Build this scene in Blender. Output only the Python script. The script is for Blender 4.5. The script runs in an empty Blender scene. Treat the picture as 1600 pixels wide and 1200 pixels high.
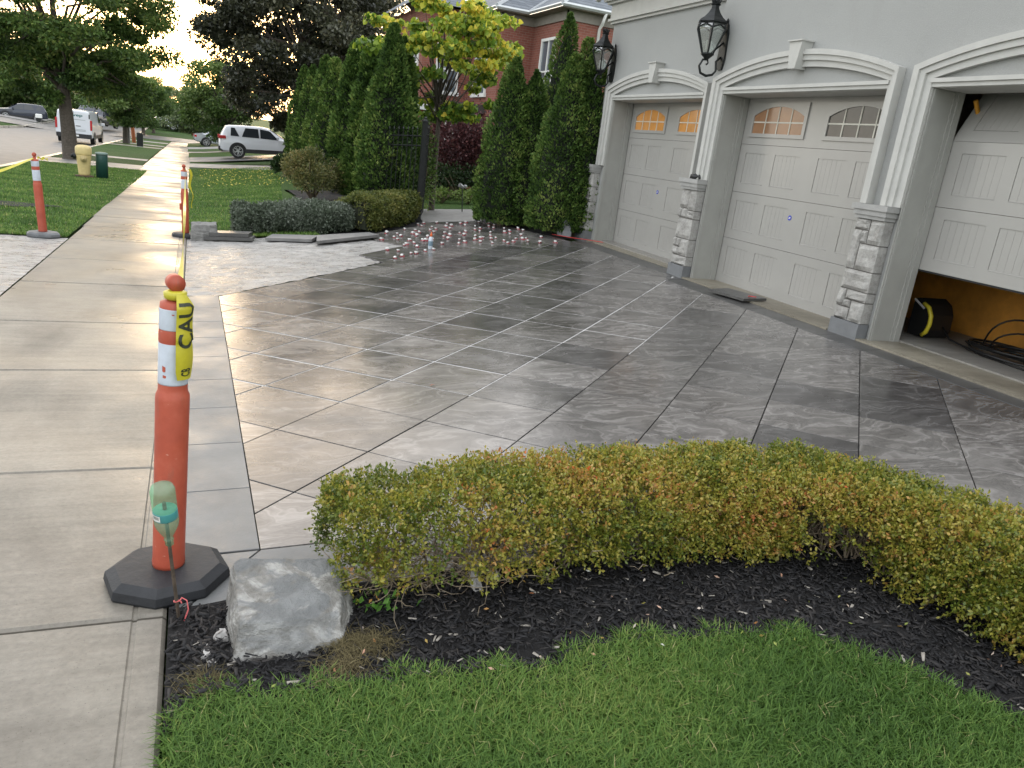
import bpy, bmesh, math, random
import numpy as np
from mathutils import Vector, Matrix, noise as mnoise
scene = bpy.context.scene
rng = np.random.default_rng(7); random.seed(7)
PI = math.pi
# ------------------------------------------------------------------ camera
CAM = np.array([0, 0, 1.62]); FPX = 1210.0
def _n(v): return v/np.linalg.norm(v)
def _ray(px, py): return np.array([px-800.0, py-600.0, FPX])
_down = _n(_ray(316, 4555)); _yd = _ray(300, 168); _yd = _n(_yd-_down*(_yd@_down)); _up = -_down
RW = np.array([np.cross(_yd, _up), _yd, _up])          # rows: world x, y, z seen in lens axes
cd = bpy.data.cameras.new('camera'); cam = bpy.data.objects.new('camera', cd)
scene.collection.objects.link(cam); scene.camera = cam
cd.sensor_width = 36; cd.lens = FPX/1600*36; cd.clip_start = .05; cd.clip_end = 2000
mx = Matrix.Identity(4)
for i in range(3):
    mx[i][0] = RW[i, 0]; mx[i][1] = -RW[i, 1]; mx[i][2] = -RW[i, 2]; mx[i][3] = CAM[i]
cam.matrix_world = mx
# ------------------------------------------------------------------ sky, sun, exposure
SUN_EL, SUN_AZ = math.radians(5), math.radians(2)      # azimuth from +Y (along the street) towards +X
w = bpy.data.worlds.new('World'); scene.world = w; w.use_nodes = True
nt = w.node_tree; nt.nodes.clear()
def N(nt, t, **k):
    n = nt.nodes.new(t)
    for a, b in k.items(): setattr(n, a, b)
    return n
def L(nt, a, b): nt.links.new(a, b)
sky = N(nt, 'ShaderNodeTexSky', sky_type='NISHITA', sun_disc=False, sun_elevation=SUN_EL, sun_rotation=SUN_AZ, altitude=100, air_density=1.0, dust_density=2.5, ozone_density=1.2)
tcw = N(nt, 'ShaderNodeTexCoord'); mpw = N(nt, 'ShaderNodeMapping'); mpw.inputs['Scale'].default_value = (1.6, 1.6, 6)
nzw = N(nt, 'ShaderNodeTexNoise'); nzw.inputs['Scale'].default_value = 1.6; nzw.inputs['Detail'].default_value = 6; nzw.inputs['Roughness'].default_value = .6
L(nt, tcw.outputs['Generated'], mpw.inputs['Vector']); L(nt, mpw.outputs[0], nzw.inputs['Vector'])
crw = N(nt, 'ShaderNodeValToRGB'); crw.color_ramp.elements[0].position = .38; crw.color_ramp.elements[1].position = .66
L(nt, nzw.outputs['Fac'], crw.inputs['Fac'])
mulw = N(nt, 'ShaderNodeMapRange'); mulw.inputs['To Min'].default_value = .72; mulw.inputs['To Max'].default_value = .91; L(nt, crw.outputs['Color'], mulw.inputs['Value'])
cl = N(nt, 'ShaderNodeRGB'); cl.outputs[0].default_value = (2.02, 2.04, 2.09, 1)   # thin high cloud lit evenly from above
mixw = N(nt, 'ShaderNodeMix', data_type='RGBA'); L(nt, mulw.outputs[0], mixw.inputs['Factor']); L(nt, sky.outputs[0], mixw.inputs['A']); L(nt, cl.outputs[0], mixw.inputs['B'])
bg = N(nt, 'ShaderNodeBackground'); bg.inputs['Strength'].default_value = .15
ow = N(nt, 'ShaderNodeOutputWorld'); L(nt, mixw.outputs['Result'], bg.inputs[0]); L(nt, bg.outputs[0], ow.inputs[0])
sl = bpy.data.lights.new('sun', 'SUN'); sl.energy = .12; sl.angle = math.radians(20); sl.color = (1, .8, .58)
so = bpy.data.objects.new('sun', sl); scene.collection.objects.link(so)
sd = Vector((math.sin(SUN_AZ)*math.cos(SUN_EL), math.cos(SUN_AZ)*math.cos(SUN_EL), math.sin(SUN_EL)))
so.rotation_euler = sd.to_track_quat('Z', 'Y').to_euler(); so.location = (0, 30, 30)
vs = scene.view_settings; vs.view_transform = 'Standard'; vs.look = 'None'; vs.gamma = 1; vs.use_curve_mapping = False
vs.exposure = 2.8
scene.cycles.max_bounces = 4; scene.cycles.diffuse_bounces = 2; scene.cycles.transparent_max_bounces = 8; scene.cycles.transmission_bounces = 4
# ------------------------------------------------------------------ helpers: terrain
def zs(y):
    if y < 30: return -.03*(y-2.5)
    if y < 91: return -.825-.018*(y-30)
    return -1.923+.012*(min(y, 260)-91)
def gz(y): return .2-.015*max(0, min(y, 120)-15)
def h(x, y):
    a = zs(y)
    if x > 0:
        t = min(1, x/6.2); return a*(1-t)+gz(y)*t
    if x > -5.5: return a
    if x > -15.2: return a-.14
    return a+min(1.3, .075*(-15.2-x))
def at(px, py, Y=None, Z=None):
    d = RW@_ray(px, py)
    if Y is not None: return CAM+d*(Y/d[1])
    if Z is not None: return CAM+d*((Z-CAM[2])/d[2])
    z = 0.
    for _ in range(60):
        p = CAM+d*((z-CAM[2])/d[2]); z = .5*z+.5*h(p[0], p[1])
    return p
# ------------------------------------------------------------------ helpers: objects
COL = scene.collection
def tag(o, label=None, cat=None, group=None, kind=None):
    if label: o['label'] = label
    if cat: o['category'] = cat
    if group: o['group'] = group
    if kind: o['kind'] = kind
    return o
def thing(name, label, cat, loc=(0, 0, 0), rz=0, group=None):
    o = bpy.data.objects.new(name, None); COL.objects.link(o); o.location = loc; o.rotation_euler = (0, 0, rz); o.empty_display_size = .1
    return tag(o, label, cat, group)
def link(name, me, parent=None, mats=(), smooth=False):
    o = bpy.data.objects.new(name, me); COL.objects.link(o)
    if parent is not None: o.parent = parent
    for m in mats: me.materials.append(m)
    if smooth: me.polygons.foreach_set('use_smooth', [True]*len(me.polygons))
    return o
def copy_tree(o, parent=None):
    c = o.copy(); COL.objects.link(c)
    if parent is not None: c.parent = parent
    for ch in list(o.children): copy_tree(ch, c)
    return c
class MB:
    def __init__(s): s.v = []; s.f = []; s.m = []; s.mi = 0
    def add(s, vs, fs):
        b = len(s.v); s.v += [tuple(map(float, p)) for p in vs]
        for f in fs: s.f.append([b+i for i in f]); s.m.append(s.mi)
        return s
    def box(s, x0, x1, y0, y1, z0, z1):
        return s.add([(x0,y0,z0),(x1,y0,z0),(x1,y1,z0),(x0,y1,z0),(x0,y0,z1),(x1,y0,z1),(x1,y1,z1),(x0,y1,z1)],
                     [(0,3,2,1),(4,5,6,7),(0,1,5,4),(1,2,6,5),(2,3,7,6),(3,0,4,7)])
    def cbox(s, x0, x1, y0, y1, z0, z1, c=.01):   # chamfered upper rim
        q = [(x0,y0),(x1,y0),(x1,y1),(x0,y1)]; r = [(x0+c,y0+c),(x1-c,y0+c),(x1-c,y1-c),(x0+c,y1-c)]
        vs = [(a,b,z0) for a,b in q]+[(a,b,z1-c) for a,b in q]+[(a,b,z1) for a,b in r]
        fs = [(3,2,1,0),(8,9,10,11)]+[(i,(i+1)%4,4+(i+1)%4,4+i) for i in range(4)]+[(4+i,4+(i+1)%4,8+(i+1)%4,8+i) for i in range(4)]
        return s.add(vs, fs)
    def prism(s, poly, f0, f1):                    # f0,f1 map a 2d point to 3d
        n = len(poly); vs = [f0(p) for p in poly]+[f1(p) for p in poly]
        return s.add(vs, [tuple(range(n-1,-1,-1)), tuple(range(n,2*n))]+[(i,(i+1)%n,n+(i+1)%n,n+i) for i in range(n)])
    def tube(s, pts, r, n=6, cap=True):
        P = [Vector(p) for p in pts]; rs = r if hasattr(r, '__len__') else [r]*len(P)
        vs = []; T0 = None
        for i, p in enumerate(P):
            t = (P[min(i+1, len(P)-1)]-P[max(i-1, 0)])
            t = t.normalized() if t.length > 1e-9 else Vector((0, 0, 1))
            if T0 is None:
                a = Vector((1, 0, 0)) if abs(t.x) < .8 else Vector((0, 1, 0)); u = t.cross(a).normalized()
            else:
                u = (u-t*u.dot(t)).normalized()
            T0 = t; v = t.cross(u)
            for k in range(n):
                a = 2*PI*k/n; vs.append(p+(u*math.cos(a)+v*math.sin(a))*rs[i])
        fs = []
        for i in range(len(P)-1):
            for k in range(n): fs.append((i*n+k, i*n+(k+1)%n, (i+1)*n+(k+1)%n, (i+1)*n+k))
        if cap: fs += [tuple(range(n-1,-1,-1)), tuple(range((len(P)-1)*n, len(P)*n))]
        return s.add(vs, fs)
    def lathe(s, prof, n=24, c=(0,0,0), sx=1, sy=1, ph=0):
        vs = []
        for r, z in prof:
            for k in range(n):
                a = 2*PI*k/n+ph; vs.append((c[0]+r*sx*math.cos(a), c[1]+r*sy*math.sin(a), c[2]+z))
        fs = []
        for i in range(len(prof)-1):
            for k in range(n): fs.append((i*n+k, i*n+(k+1)%n, (i+1)*n+(k+1)%n, (i+1)*n+k))
        fs += [tuple(range(n-1,-1,-1)), tuple(range((len(prof)-1)*n, len(prof)*n))]
        return s.add(vs, fs)
    def map(s, fn): s.v = [tuple(fn(*p)) for p in s.v]; return s
    def build(s, name, mats, parent=None, smooth=False, loc=None):
        me = bpy.data.meshes.new(name); me.from_pydata(s.v, [], s.f)
        ml = mats if isinstance(mats, (list, tuple)) else [mats]
        for m in ml: me.materials.append(m)
        if len(ml) > 1: me.polygons.foreach_set('material_index', s.m)
        if smooth: me.polygons.foreach_set('use_smooth', [True]*len(me.polygons))
        me.update()
        o = bpy.data.objects.new(name, me); COL.objects.link(o)
        if parent is not None: o.parent = parent
        if loc is not None: o.location = loc
        return o
def arr_mesh(name, V, Q, rnd=None, mats=(), parent=None, smooth=False):
    me = bpy.data.meshes.new(name); nv, nq, k = len(V), len(Q), Q.shape[1]
    me.vertices.add(nv); me.vertices.foreach_set('co', np.ascontiguousarray(V, dtype=np.float32).ravel())
    me.loops.add(nq*k); me.loops.foreach_set('vertex_index', np.ascontiguousarray(Q, dtype=np.int32).ravel())
    me.polygons.add(nq); me.polygons.foreach_set('loop_start', np.arange(0, nq*k, k, dtype=np.int32))
    if rnd is not None:
        a = me.attributes.new('rnd', 'FLOAT', 'FACE'); a.data.foreach_set('value', np.ascontiguousarray(rnd, dtype=np.float32))
    me.update(calc_edges=True)
    return link(name, me, parent, mats, smooth)
def unit(a): return a/np.maximum(np.linalg.norm(a, axis=1, keepdims=True), 1e-9)
def leaves(name, P, D, Ln, Wd, rnd, m, parent=None, fold=.15, heart=False):
    """one small folded leaf face per point: P base, D direction"""
    n = len(P); D = unit(D); S = unit(np.cross(D, rng.normal(size=(n, 3)))); Nn = np.cross(S, D)
    Ln = np.broadcast_to(np.asarray(Ln, float).reshape(-1, 1), (n, 1)); Wd = np.broadcast_to(np.asarray(Wd, float).reshape(-1, 1), (n, 1))
    if heart:
        cs = [(0, 0), (-.12, .32), (.1, .55), (.55, .42), (1, 0), (.55, -.42), (.1, -.55), (-.12, -.32)]
        V = np.stack([P+D*Ln*a+S*Wd*b*1.05+Nn*Wd*fold*(abs(b)*1.6-.5*a) for a, b in cs], 1).reshape(-1, 3)
        Q = np.arange(n*8).reshape(-1, 8)
        Q = np.concatenate([Q[:, [0, 1, 2, 3]], Q[:, [0, 3, 4, 5]], Q[:, [0, 5, 6, 7]]], 1).reshape(-1, 4)
        return arr_mesh(name, V, Q, np.repeat(rnd, 3), [m], parent)
    V = np.stack([P, P+D*Ln*.5+S*Wd*.5+Nn*Wd*fold, P+D*Ln, P+D*Ln*.5-S*Wd*.5+Nn*Wd*fold], 1).reshape(-1, 3)
    return arr_mesh(name, V, np.arange(n*4).reshape(-1, 4), rnd, [m], parent)
def vnoise(P, s, seed=0):
    return np.array([mnoise.noise(Vector((p[0]*s+seed*7.3, p[1]*s-seed*3.1, p[2]*s+seed))) for p in P])
# ------------------------------------------------------------------ helpers: materials
MATS = {}
def newmat(name):
    m = bpy.data.materials.new(name); m.use_nodes = True; n = m.node_tree; n.nodes.clear()
    o = N(n, 'ShaderNodeOutputMaterial'); b = N(n, 'ShaderNodeBsdfPrincipled'); L(n, b.outputs[0], o.inputs[0]); MATS[name] = m
    return m, n, b, o
def ramp(n, fac, stops):
    r = N(n, 'ShaderNodeValToRGB'); e = r.color_ramp.elements
    while len(e) < len(stops): e.new(.5)
    for i, (p, c) in enumerate(stops):
        e[i].position = p; e[i].color = (*c, 1) if len(c) == 3 else c
    if fac is not None: L(n, fac, r.inputs['Fac'])
    return r.outputs['Color']
def tex(n, scale, detail=4, rough=.55, vec=None, dist=0, t='ShaderNodeTexNoise'):
    z = N(n, t); z.inputs['Scale'].default_value = scale
    if t == 'ShaderNodeTexNoise':
        z.inputs['Detail'].default_value = detail; z.inputs['Roughness'].default_value = rough; z.inputs['Distortion'].default_value = dist
    if vec is not None: L(n, vec, z.inputs['Vector'])
    return z
def coords(n, scale=(1, 1, 1), rand=False, rot=(0, 0, 0)):
    tc = N(n, 'ShaderNodeTexCoord'); mp = N(n, 'ShaderNodeMapping'); mp.inputs['Scale'].default_value = scale; mp.inputs['Rotation'].default_value = rot
    L(n, tc.outputs['Object'], mp.inputs['Vector'])
    if not rand: return mp.outputs[0]
    oi = N(n, 'ShaderNodeObjectInfo'); ad = N(n, 'ShaderNodeVectorMath', operation='ADD'); ml = N(n, 'ShaderNodeVectorMath', operation='SCALE')
    cx = N(n, 'ShaderNodeCombineXYZ'); L(n, oi.outputs['Random'], cx.inputs[0]); L(n, oi.outputs['Random'], cx.inputs[2]); ml.inputs['Scale'].default_value = 60
    L(n, cx.outputs[0], ml.inputs[0]); L(n, mp.outputs[0], ad.inputs[0]); L(n, ml.outputs[0], ad.inputs[1])
    return ad.outputs[0]
def bump(n, b, height, strength=.3, dist=.01):
    u = N(n, 'ShaderNodeBump'); u.inputs['Strength'].default_value = strength; u.inputs['Distance'].default_value = dist
    L(n, height, u.inputs['Height']); L(n, u.outputs[0], b.inputs['Normal']); return u
def mixc(n, f, a, b, bt='MIX'):
    x = N(n, 'ShaderNodeMix', data_type='RGBA', blend_type=bt)
    for s, v in (('Factor', f), ('A', a), ('B', b)):
        if hasattr(v, 'is_linked'): L(n, v, x.inputs[s])
        else: x.inputs[s].default_value = v if s == 'Factor' else (*v, 1)
    return x.outputs['Result']
def plain(name, c, rough=.5, metal=0, var=.12, scale=6, bs=0, bscale=60, spec=.5, coat=0, emit=None):
    m, n, b, o = newmat(name); v = coords(n)
    z = tex(n, scale, 5, .6, v)
    L(n, ramp(n, z.outputs['Fac'], [(.3, [x*(1-var) for x in c]), (.7, [min(1, x*(1+var)) for x in c])]), b.inputs['Base Color'])
    b.inputs['Roughness'].default_value = rough; b.inputs['Metallic'].default_value = metal; b.inputs['Specular IOR Level'].default_value = spec
    b.inputs['Coat Weight'].default_value = coat; b.inputs['Coat Roughness'].default_value = .08
    if bs: bump(n, b, tex(n, bscale, 5, .6, v).outputs['Fac'], bs, .01)
    if emit: b.inputs['Emission Color'].default_value = (*emit[0], 1); b.inputs['Emission Strength'].default_value = emit[1]
    return m
def leafmat(name, stops, trans=.3, rough=.45, spec=.35):
    m, n, b, o = newmat(name)
    at_ = N(n, 'ShaderNodeAttribute', attribute_name='rnd')
    k = {'mulch_chip': 1, 'white_petal': 1, 'grass_blade': 1.65, 'redbud_leaf': 1.5, 'autumn_boxwood_leaf': 1.35, 'cedar_spray': 2.35, 'dark_maple_leaf': 2.3, 'silvery_leaf': 1.1, 'street_tree_leaf': 2.4, 'far_tree_leaf': 2.3}.get(name, 1.45)
    c = ramp(n, at_.outputs['Fac'], [(p_, [min(.8, x_*k) for x_ in c_]) for p_, c_ in stops])
    L(n, c, b.inputs['Base Color']); b.inputs['Roughness'].default_value = rough; b.inputs['Specular IOR Level'].default_value = spec
    t = N(n, 'ShaderNodeBsdfTranslucent'); L(n, c, t.inputs['Color'])
    x = N(n, 'ShaderNodeMixShader'); x.inputs[0].default_value = trans
    L(n, b.outputs[0], x.inputs[1]); L(n, t.outputs[0], x.inputs[2]); L(n, x.outputs[0], o.inputs[0])
    return m
def glassmat(name, c=(.02, .025, .03), rough=.05):
    m, n, b, o = newmat(name); b.inputs['Base Color'].default_value = (*c, 1); b.inputs['Roughness'].default_value = rough; b.inputs['Specular IOR Level'].default_value = .8
    return m
# ------------------------------------------------------------------ materials
def concrete(name, c0, c1, wet, tint=None):
    m, n, b, o = newmat(name); v = coords(n); vr = coords(n, rand=True)
    a = tex(n, 1.1, 6, .6, vr); f = tex(n, 45, 4, .7, v); st = tex(n, 7, 5, .65, coords(n, (.25, 2.2, 1)))
    c = ramp(n, a.outputs['Fac'], [(.3, c0), (.72, c1)])
    c = mixc(n, .45, c, ramp(n, f.outputs['Fac'], [(.3, [x*.62 for x in c0]), (.7, [min(1, x*1.2) for x in c1])]))
    c = mixc(n, .35, c, ramp(n, st.outputs['Fac'], [(.35, [x*.7 for x in c0]), (.65, c1)]))
    sp = tex(n, 160, 2, .5, v); c = mixc(n, ramp(n, sp.outputs['Fac'], [(.27, (.6, .6, .6)), (.33, (0, 0, 0))]), c, [x*.35 for x in c0])
    dm = tex(n, .55, 6, .62, coords(n, (1.3, .6, 1)), .6); c = mixc(n, 1.0, c, ramp(n, dm.outputs['Fac'], [(.36, (.66, .65, .64)), (.52, (1, 1, 1)), (.7, (1.1, 1.09, 1.07))]), 'MULTIPLY')
    L(n, c, b.inputs['Base Color'])
    r = ramp(n, tex(n, .8, 4, .6, v).outputs['Fac'], [(.35, [wet[0]]*3), (.65, [wet[1]]*3)]); L(n, r, b.inputs['Roughness']); b.inputs['Specular IOR Level'].default_value = .32
    h1 = N(n, 'ShaderNodeMath', operation='ADD'); L(n, f.outputs['Fac'], h1.inputs[0]); L(n, st.outputs['Fac'], h1.inputs[1])
    bump(n, b, h1.outputs[0], .22, .006)
    return m
M_side = concrete('sidewalk_concrete', (.18, .163, .135), (.265, .243, .205), (.26, .58))
M_path = concrete('pale_paving', (0.237, 0.229, 0.215), (0.311, 0.303, 0.289), (.5, .7))
M_sill = concrete('sill_concrete', (0.222, 0.2, 0.155), (0.311, 0.281, 0.222), (.4, .6))
M_drive2 = concrete('neighbour_drive', (.13, .125, .12), (.2, .19, .18), (.4, .6))
M_floor = concrete('garage_floor_concrete', (0.252, 0.237, 0.215), (0.34, 0.326, 0.296), (.4, .6))
M_road = plain('asphalt', (.13, .125, .12), .62, 0, .2, 1.5, .3, 90)
M_curb = concrete('curb_concrete', (0.311, 0.289, 0.244), (0.407, 0.385, 0.333), (.2, .5))
# rough wet mortar bed
m, n, b, o = newmat('wet_mortar_bed'); M_mortar = m; v = coords(n)
a = tex(n, 2.2, 7, .68, coords(n, (.5, 1.6, 1))); f = tex(n, 26, 5, .7, v); g = tex(n, 9, 6, .7, coords(n, (.45, 1.5, 1)), 1.2)
c = ramp(n, a.outputs['Fac'], [(.34, (.14, .135, .125)), (.48, (.27, .26, .245)), (.64, (.42, .41, .39))])
c = mixc(n, .5, c, ramp(n, g.outputs['Fac'], [(.38, (.11, .106, .10)), (.5, (.28, .27, .258)), (.60, (.48, .465, .445))]))
c = mixc(n, ramp(n, f.outputs['Fac'], [(.26, (.8, .8, .8)), (.36, (0, 0, 0))]), c, (.06, .055, .05))
L(n, c, b.inputs['Base Color'])
L(n, ramp(n, g.outputs['Fac'], [(.38, (.14,)*3), (.62, (.6,)*3)]), b.inputs['Roughness'])
h1 = N(n, 'ShaderNodeMath', operation='ADD'); L(n, g.outputs['Fac'], h1.inputs[0]); L(n, f.outputs['Fac'], h1.inputs[1]); bump(n, b, h1.outputs[0], .8, .02)
# swirled porcelain tiles
m, n, b, o = newmat('veined_porcelain_tile'); M_tile = m; v = coords(n, rand=True)
oi = N(n, 'ShaderNodeObjectInfo')
warp = tex(n, 1.5, 4, .5, v); wv = N(n, 'ShaderNodeVectorMath', operation='SCALE'); wv.inputs['Scale'].default_value = .9; L(n, warp.outputs['Color'], wv.inputs[0])
sc = N(n, 'ShaderNodeMapping'); sc.inputs['Scale'].default_value = (.75, 2.0, 1); sc.inputs['Rotation'].default_value = (0, 0, .15); L(n, v, sc.inputs['Vector'])
ad = N(n, 'ShaderNodeVectorMath', operation='ADD'); L(n, sc.outputs[0], ad.inputs[0]); L(n, wv.outputs[0], ad.inputs[1])
bands = tex(n, 1.6, 5, .5, ad.outputs[0], .7)
mm = N(n, 'ShaderNodeMath', operation='MULTIPLY'); mm.inputs[1].default_value = 7.5; L(n, bands.outputs['Fac'], mm.inputs[0])
fr = N(n, 'ShaderNodeMath', operation='FRACT'); L(n, mm.outputs[0], fr.inputs[0])
c = ramp(n, fr.outputs[0], [(0, (.125, .116, .110)), (.22, (.058, .054, .051)), (.36, (.11, .102, .097)), (.46, (.062, .057, .054)), (.60, (.155, .145, .138)), (.70, (.11, .102, .097)), (.77, (.19, .179, .171)), (.84, (.265, .252, .242)), (.91, (.185, .174, .166)), (1, (.125, .116, .110))])
soft = tex(n, 2.6, 5, .6, ad.outputs[0]); c = mixc(n, .34, c, ramp(n, soft.outputs['Fac'], [(.34, (.045, .042, .040)), (.48, (.10, .095, .091)), (.60, (.17, .163, .157)), (.72, (.27, .26, .25))]))
gr = tex(n, 70, 3, .7, coords(n, (1, 3.5, 1))); c = mixc(n, .12, c, ramp(n, gr.outputs['Fac'], [(.3, (.07, .065, .06)), (.7, (.3, .28, .26))]))
tone = ramp(n, oi.outputs['Random'], [(0, (.55, .55, .565)), (.35, (.84, .835, .83)), (.6, (.98, .965, .95)), (1, (1.25, 1.24, 1.23))]); c = mixc(n, 1.0, c, tone, 'MULTIPLY')
hz = tex(n, .9, 5, .65, coords(n)); c = mixc(n, ramp(n, hz.outputs['Fac'], [(.52, (0, 0, 0)), (.78, (.18, .18, .18))]), c, (.33, .32, .31))
L(n, c, b.inputs['Base Color'])
wet = tex(n, 1.3, 5, .6, coords(n)); L(n, ramp(n, wet.outputs['Fac'], [(.34, (.13,)*3), (.5, (.21,)*3), (.7, (.34,)*3)]), b.inputs['Roughness'])
b.inputs['Specular IOR Level'].default_value = .5
bump(n, b, tex(n, 30, 4, .6, v).outputs['Fac'], .05, .004)
# pale textured border tiles (wet)
m, n, b, o = newmat('textured_border_tile'); M_bord = m; v = coords(n, rand=True)
a = tex(n, 3, 5, .6, v); c = ramp(n, a.outputs['Fac'], [(.3, (.13, .133, .133)), (.7, (.20, .203, .20))]); L(n, c, b.inputs['Base Color'])
L(n, ramp(n, tex(n, 2, 4, .6, coords(n)).outputs['Fac'], [(.35, (.38,)*3), (.65, (.58,)*3)]), b.inputs['Roughness'])
bump(n, b, tex(n, 70, 3, .6, coords(n)).outputs['Fac'], .35, .004)
M_dark = plain('dark_border_tile', (.075, .073, .07), .38, 0, .25, 5, .1, 60)
M_bed = plain('dark_joint', (.02, .02, .02), .8)
M_grout = plain('pale_grout_haze', (.62, .61, .595), .5, 0, .25, 3)
# lawns, soil
m, n, b, o = newmat('lawn_soil'); M_lawn = m; v = coords(n)
c = mixc(n, .5, ramp(n, tex(n, .5, 5, .6, v).outputs['Fac'], [(.3, (.030, .065, .014)), (.7, (.055, .10, .022))]), ramp(n, tex(n, 40, 4, .7, v).outputs['Fac'], [(.3, (.018, .045, .01)), (.7, (.07, .12, .03))]))
L(n, c, b.inputs['Base Color']); b.inputs['Roughness'].default_value = .9; b.inputs['Specular IOR Level'].default_value = .15; bump(n, b, tex(n, 60, 4, .8, v).outputs['Fac'], .8, .03)
M_blade = leafmat('grass_blade', [(0, (.030, .066, .012)), (.45, (.064, .122, .025)), (.8, (.112, .178, .038)), (.93, (.18, .21, .06)), (1, (.28, .25, .12))], .35, .5, .25)
M_mulch = plain('black_mulch', (.014, .013, .013), .85, 0, .4, 9, .8, 45, .3)
M_chip = leafmat('mulch_chip', [(0, (.006, .006, .007)), (.6, (.018, .017, .018)), (.9, (.036, .032, .030)), (.975, (.06, .05, .045)), (1, (.32, .29, .25))], 0, .7, .35)
M_white = plain('white_trim_paint', (.72, .72, .69), .45, 0, .05, 8)
# ------------------------------------------------------------------ ground
def patch(name, x0, x1, y0, y1, off, m, nx=None, ny=None, kind='structure', parent=None, skew=None, jit=0):
    nx = nx or max(2, int((x1-x0)/1.2)+1); ny = ny or max(2, int((y1-y0)/2)+1)
    V = []; F = []
    for j in range(ny+1):
        for i in range(nx+1):
            x = x0+(x1-x0)*i/nx; y = y0+(y1-y0)*j/ny
            if skew: y += skew*(x-x0)
            V.append((x, y, h(x, y)+off+(jit*mnoise.noise(Vector((x*7, y*7, 3))) if jit else 0)))
    for j in range(ny):
        for i in range(nx):
            a = j*(nx+1)+i; F.append((a, a+1, a+nx+2, a+nx+1))
    b_ = MB(); b_.add(V, F); o_ = b_.build(name, m, parent, True)
    if kind: o_['kind'] = kind
    return o_
xs = [-400, -120, -60, -35, -24, -18, -15.21, -15.19, -5.51, -5.49, -3, -1.6, 0, 1, 2, 3, 4, 5, 6.2, 7, 10, 20, 40, 120, 400]
ys = [-60, -10, -3, 0] + [i for i in range(1, 31)] + [35, 40, 50, 60, 75, 91, 110, 140, 180, 260, 500, 900]
g_ = MB(); g_.add([(x, y, h(x, y)-.075) for y in ys for x in xs], [(j*len(xs)+i, j*len(xs)+i+1, (j+1)*len(xs)+i+1, (j+1)*len(xs)+i) for j in range(len(ys)-1) for i in range(len(xs)-1)])
ground = g_.build('ground', M_lawn, None, True); tag(ground, 'grassy ground under the whole street', 'ground', kind='structure')
road = patch('road', -15.1, -5.6, -15, 260, -.03, M_road, 3, 120); tag(road, 'grey asphalt street running away past the white van', 'road')
def curb(x0, x1, name, lab, top):
    o_ = MB(); Y = [3, 10, 20, 30, 45, 60, 75, 91, 140]
    for a, c in zip(Y[:-1], Y[1:]):
        o_.add([(x0, a, h(-6, a)-.1), (x1, a, h(-6, a)-.1), (x1, c, h(-6, c)-.1), (x0, c, h(-6, c)-.1), (x0, a, h(-6, a)+top), (x1, a, h(-6, a)+top), (x1, c, h(-6, c)+top), (x0, c, h(-6, c)+top)],
               [(4, 5, 6, 7), (0, 1, 5, 4), (1, 2, 6, 5), (2, 3, 7, 6), (3, 0, 4, 7)])
    return tag(o_.build(name, M_curb), lab, 'curb', kind='structure')
curb(-5.62, -5.42, 'curb', 'pale concrete kerb along the near side of the street', .155)
curb(-15.3, -15.1, 'curb', 'pale concrete kerb along the far side of the street', .14)
patch('gutter', -5.98, -5.62, 3, 91, -.012, M_curb, 1, 60)
# ------------------------------------------------------------------ sidewalk slabs
swj = [-.8, .75, 2.45, 3.76, 5.5, 6.95, 8.75, 10.4, 12.3, 14, 15.6, 17, 18.4, 20, 21.6, 23.2, 24.8, 26.4, 28, 29.6]
sidewalk = patch('sidewalk', -1.58, -.1, -.8, 91, -.022, M_side, 2, 90); tag(sidewalk, 'worn damp concrete sidewalk leading away down the street', 'sidewalk')
for i in range(len(swj)-1):
    y0, y1 = swj[i]+.006, swj[i+1]-.006; X0 = -1.585-.012*max(0, y0-12); X1 = -.085
    dz = random.uniform(-.004, .004); tl = random.uniform(-.003, .003)
    prof = [(X0, -.05), (X0, -.012), (X0+.014, 0), (X1-.105, 0), (X1-.100, -.005), (X1-.090, -.005), (X1-.085, 0), (X1-.012, 0), (X1, -.012), (X1, -.05)]
    rows = [(y0, -.008), (y0+.012, 0), ((y0+y1)/2, .0), (y1-.012, 0), (y1, -.008)]
    V = [(x, y, zs(y)+dz+tl*(x+.8)+dx+e) for y, e in rows for x, dx in prof]; k = len(prof)
    F = [(j*k+i_, j*k+i_+1, (j+1)*k+i_+1, (j+1)*k+i_) for j in range(len(rows)-1) for i_ in range(k-1)]+[tuple(range(k)), tuple(range((len(rows))*k-1, (len(rows)-1)*k-1, -1))]
    MB().add(V, F).build('slab', M_side, sidewalk)
patch('far_slab_strip', -1.95, -.085, 29.6, 91, -.004, M_side, 2, 40, None, sidewalk)
# ------------------------------------------------------------------ tiled driveway
def clip(subj, conv):
    out = list(subj)
    for i in range(len(conv)):
        a, c = conv[i], conv[(i+1) % len(conv)]; inp = out; out = []
        if not inp: return []
        side = lambda p: (c[0]-a[0])*(p[1]-a[1])-(c[1]-a[1])*(p[0]-a[0])
        for j in range(len(inp)):
            p, q = inp[j], inp[(j+1) % len(inp)]; sp_, sq = side(p), side(q)
            if sp_ >= 0: out.append(p)
            if (sp_ >= 0) != (sq >= 0):
                t = sp_/(sp_-sq); out.append((p[0]+(q[0]-p[0])*t, p[1]+(q[1]-p[1])*t))
    r = []
    for p in out:
        if not r or math.hypot(p[0]-r[-1][0], p[1]-r[-1][1]) > 1e-4: r.append(p)
    if len(r) > 1 and math.hypot(r[0][0]-r[-1][0], r[0][1]-r[-1][1]) < 1e-4: r.pop()
    return r
def area(p): return abs(sum(p[i][0]*p[(i+1) % len(p)][1]-p[(i+1) % len(p)][0]*p[i][1] for i in range(len(p))))/2
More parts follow.
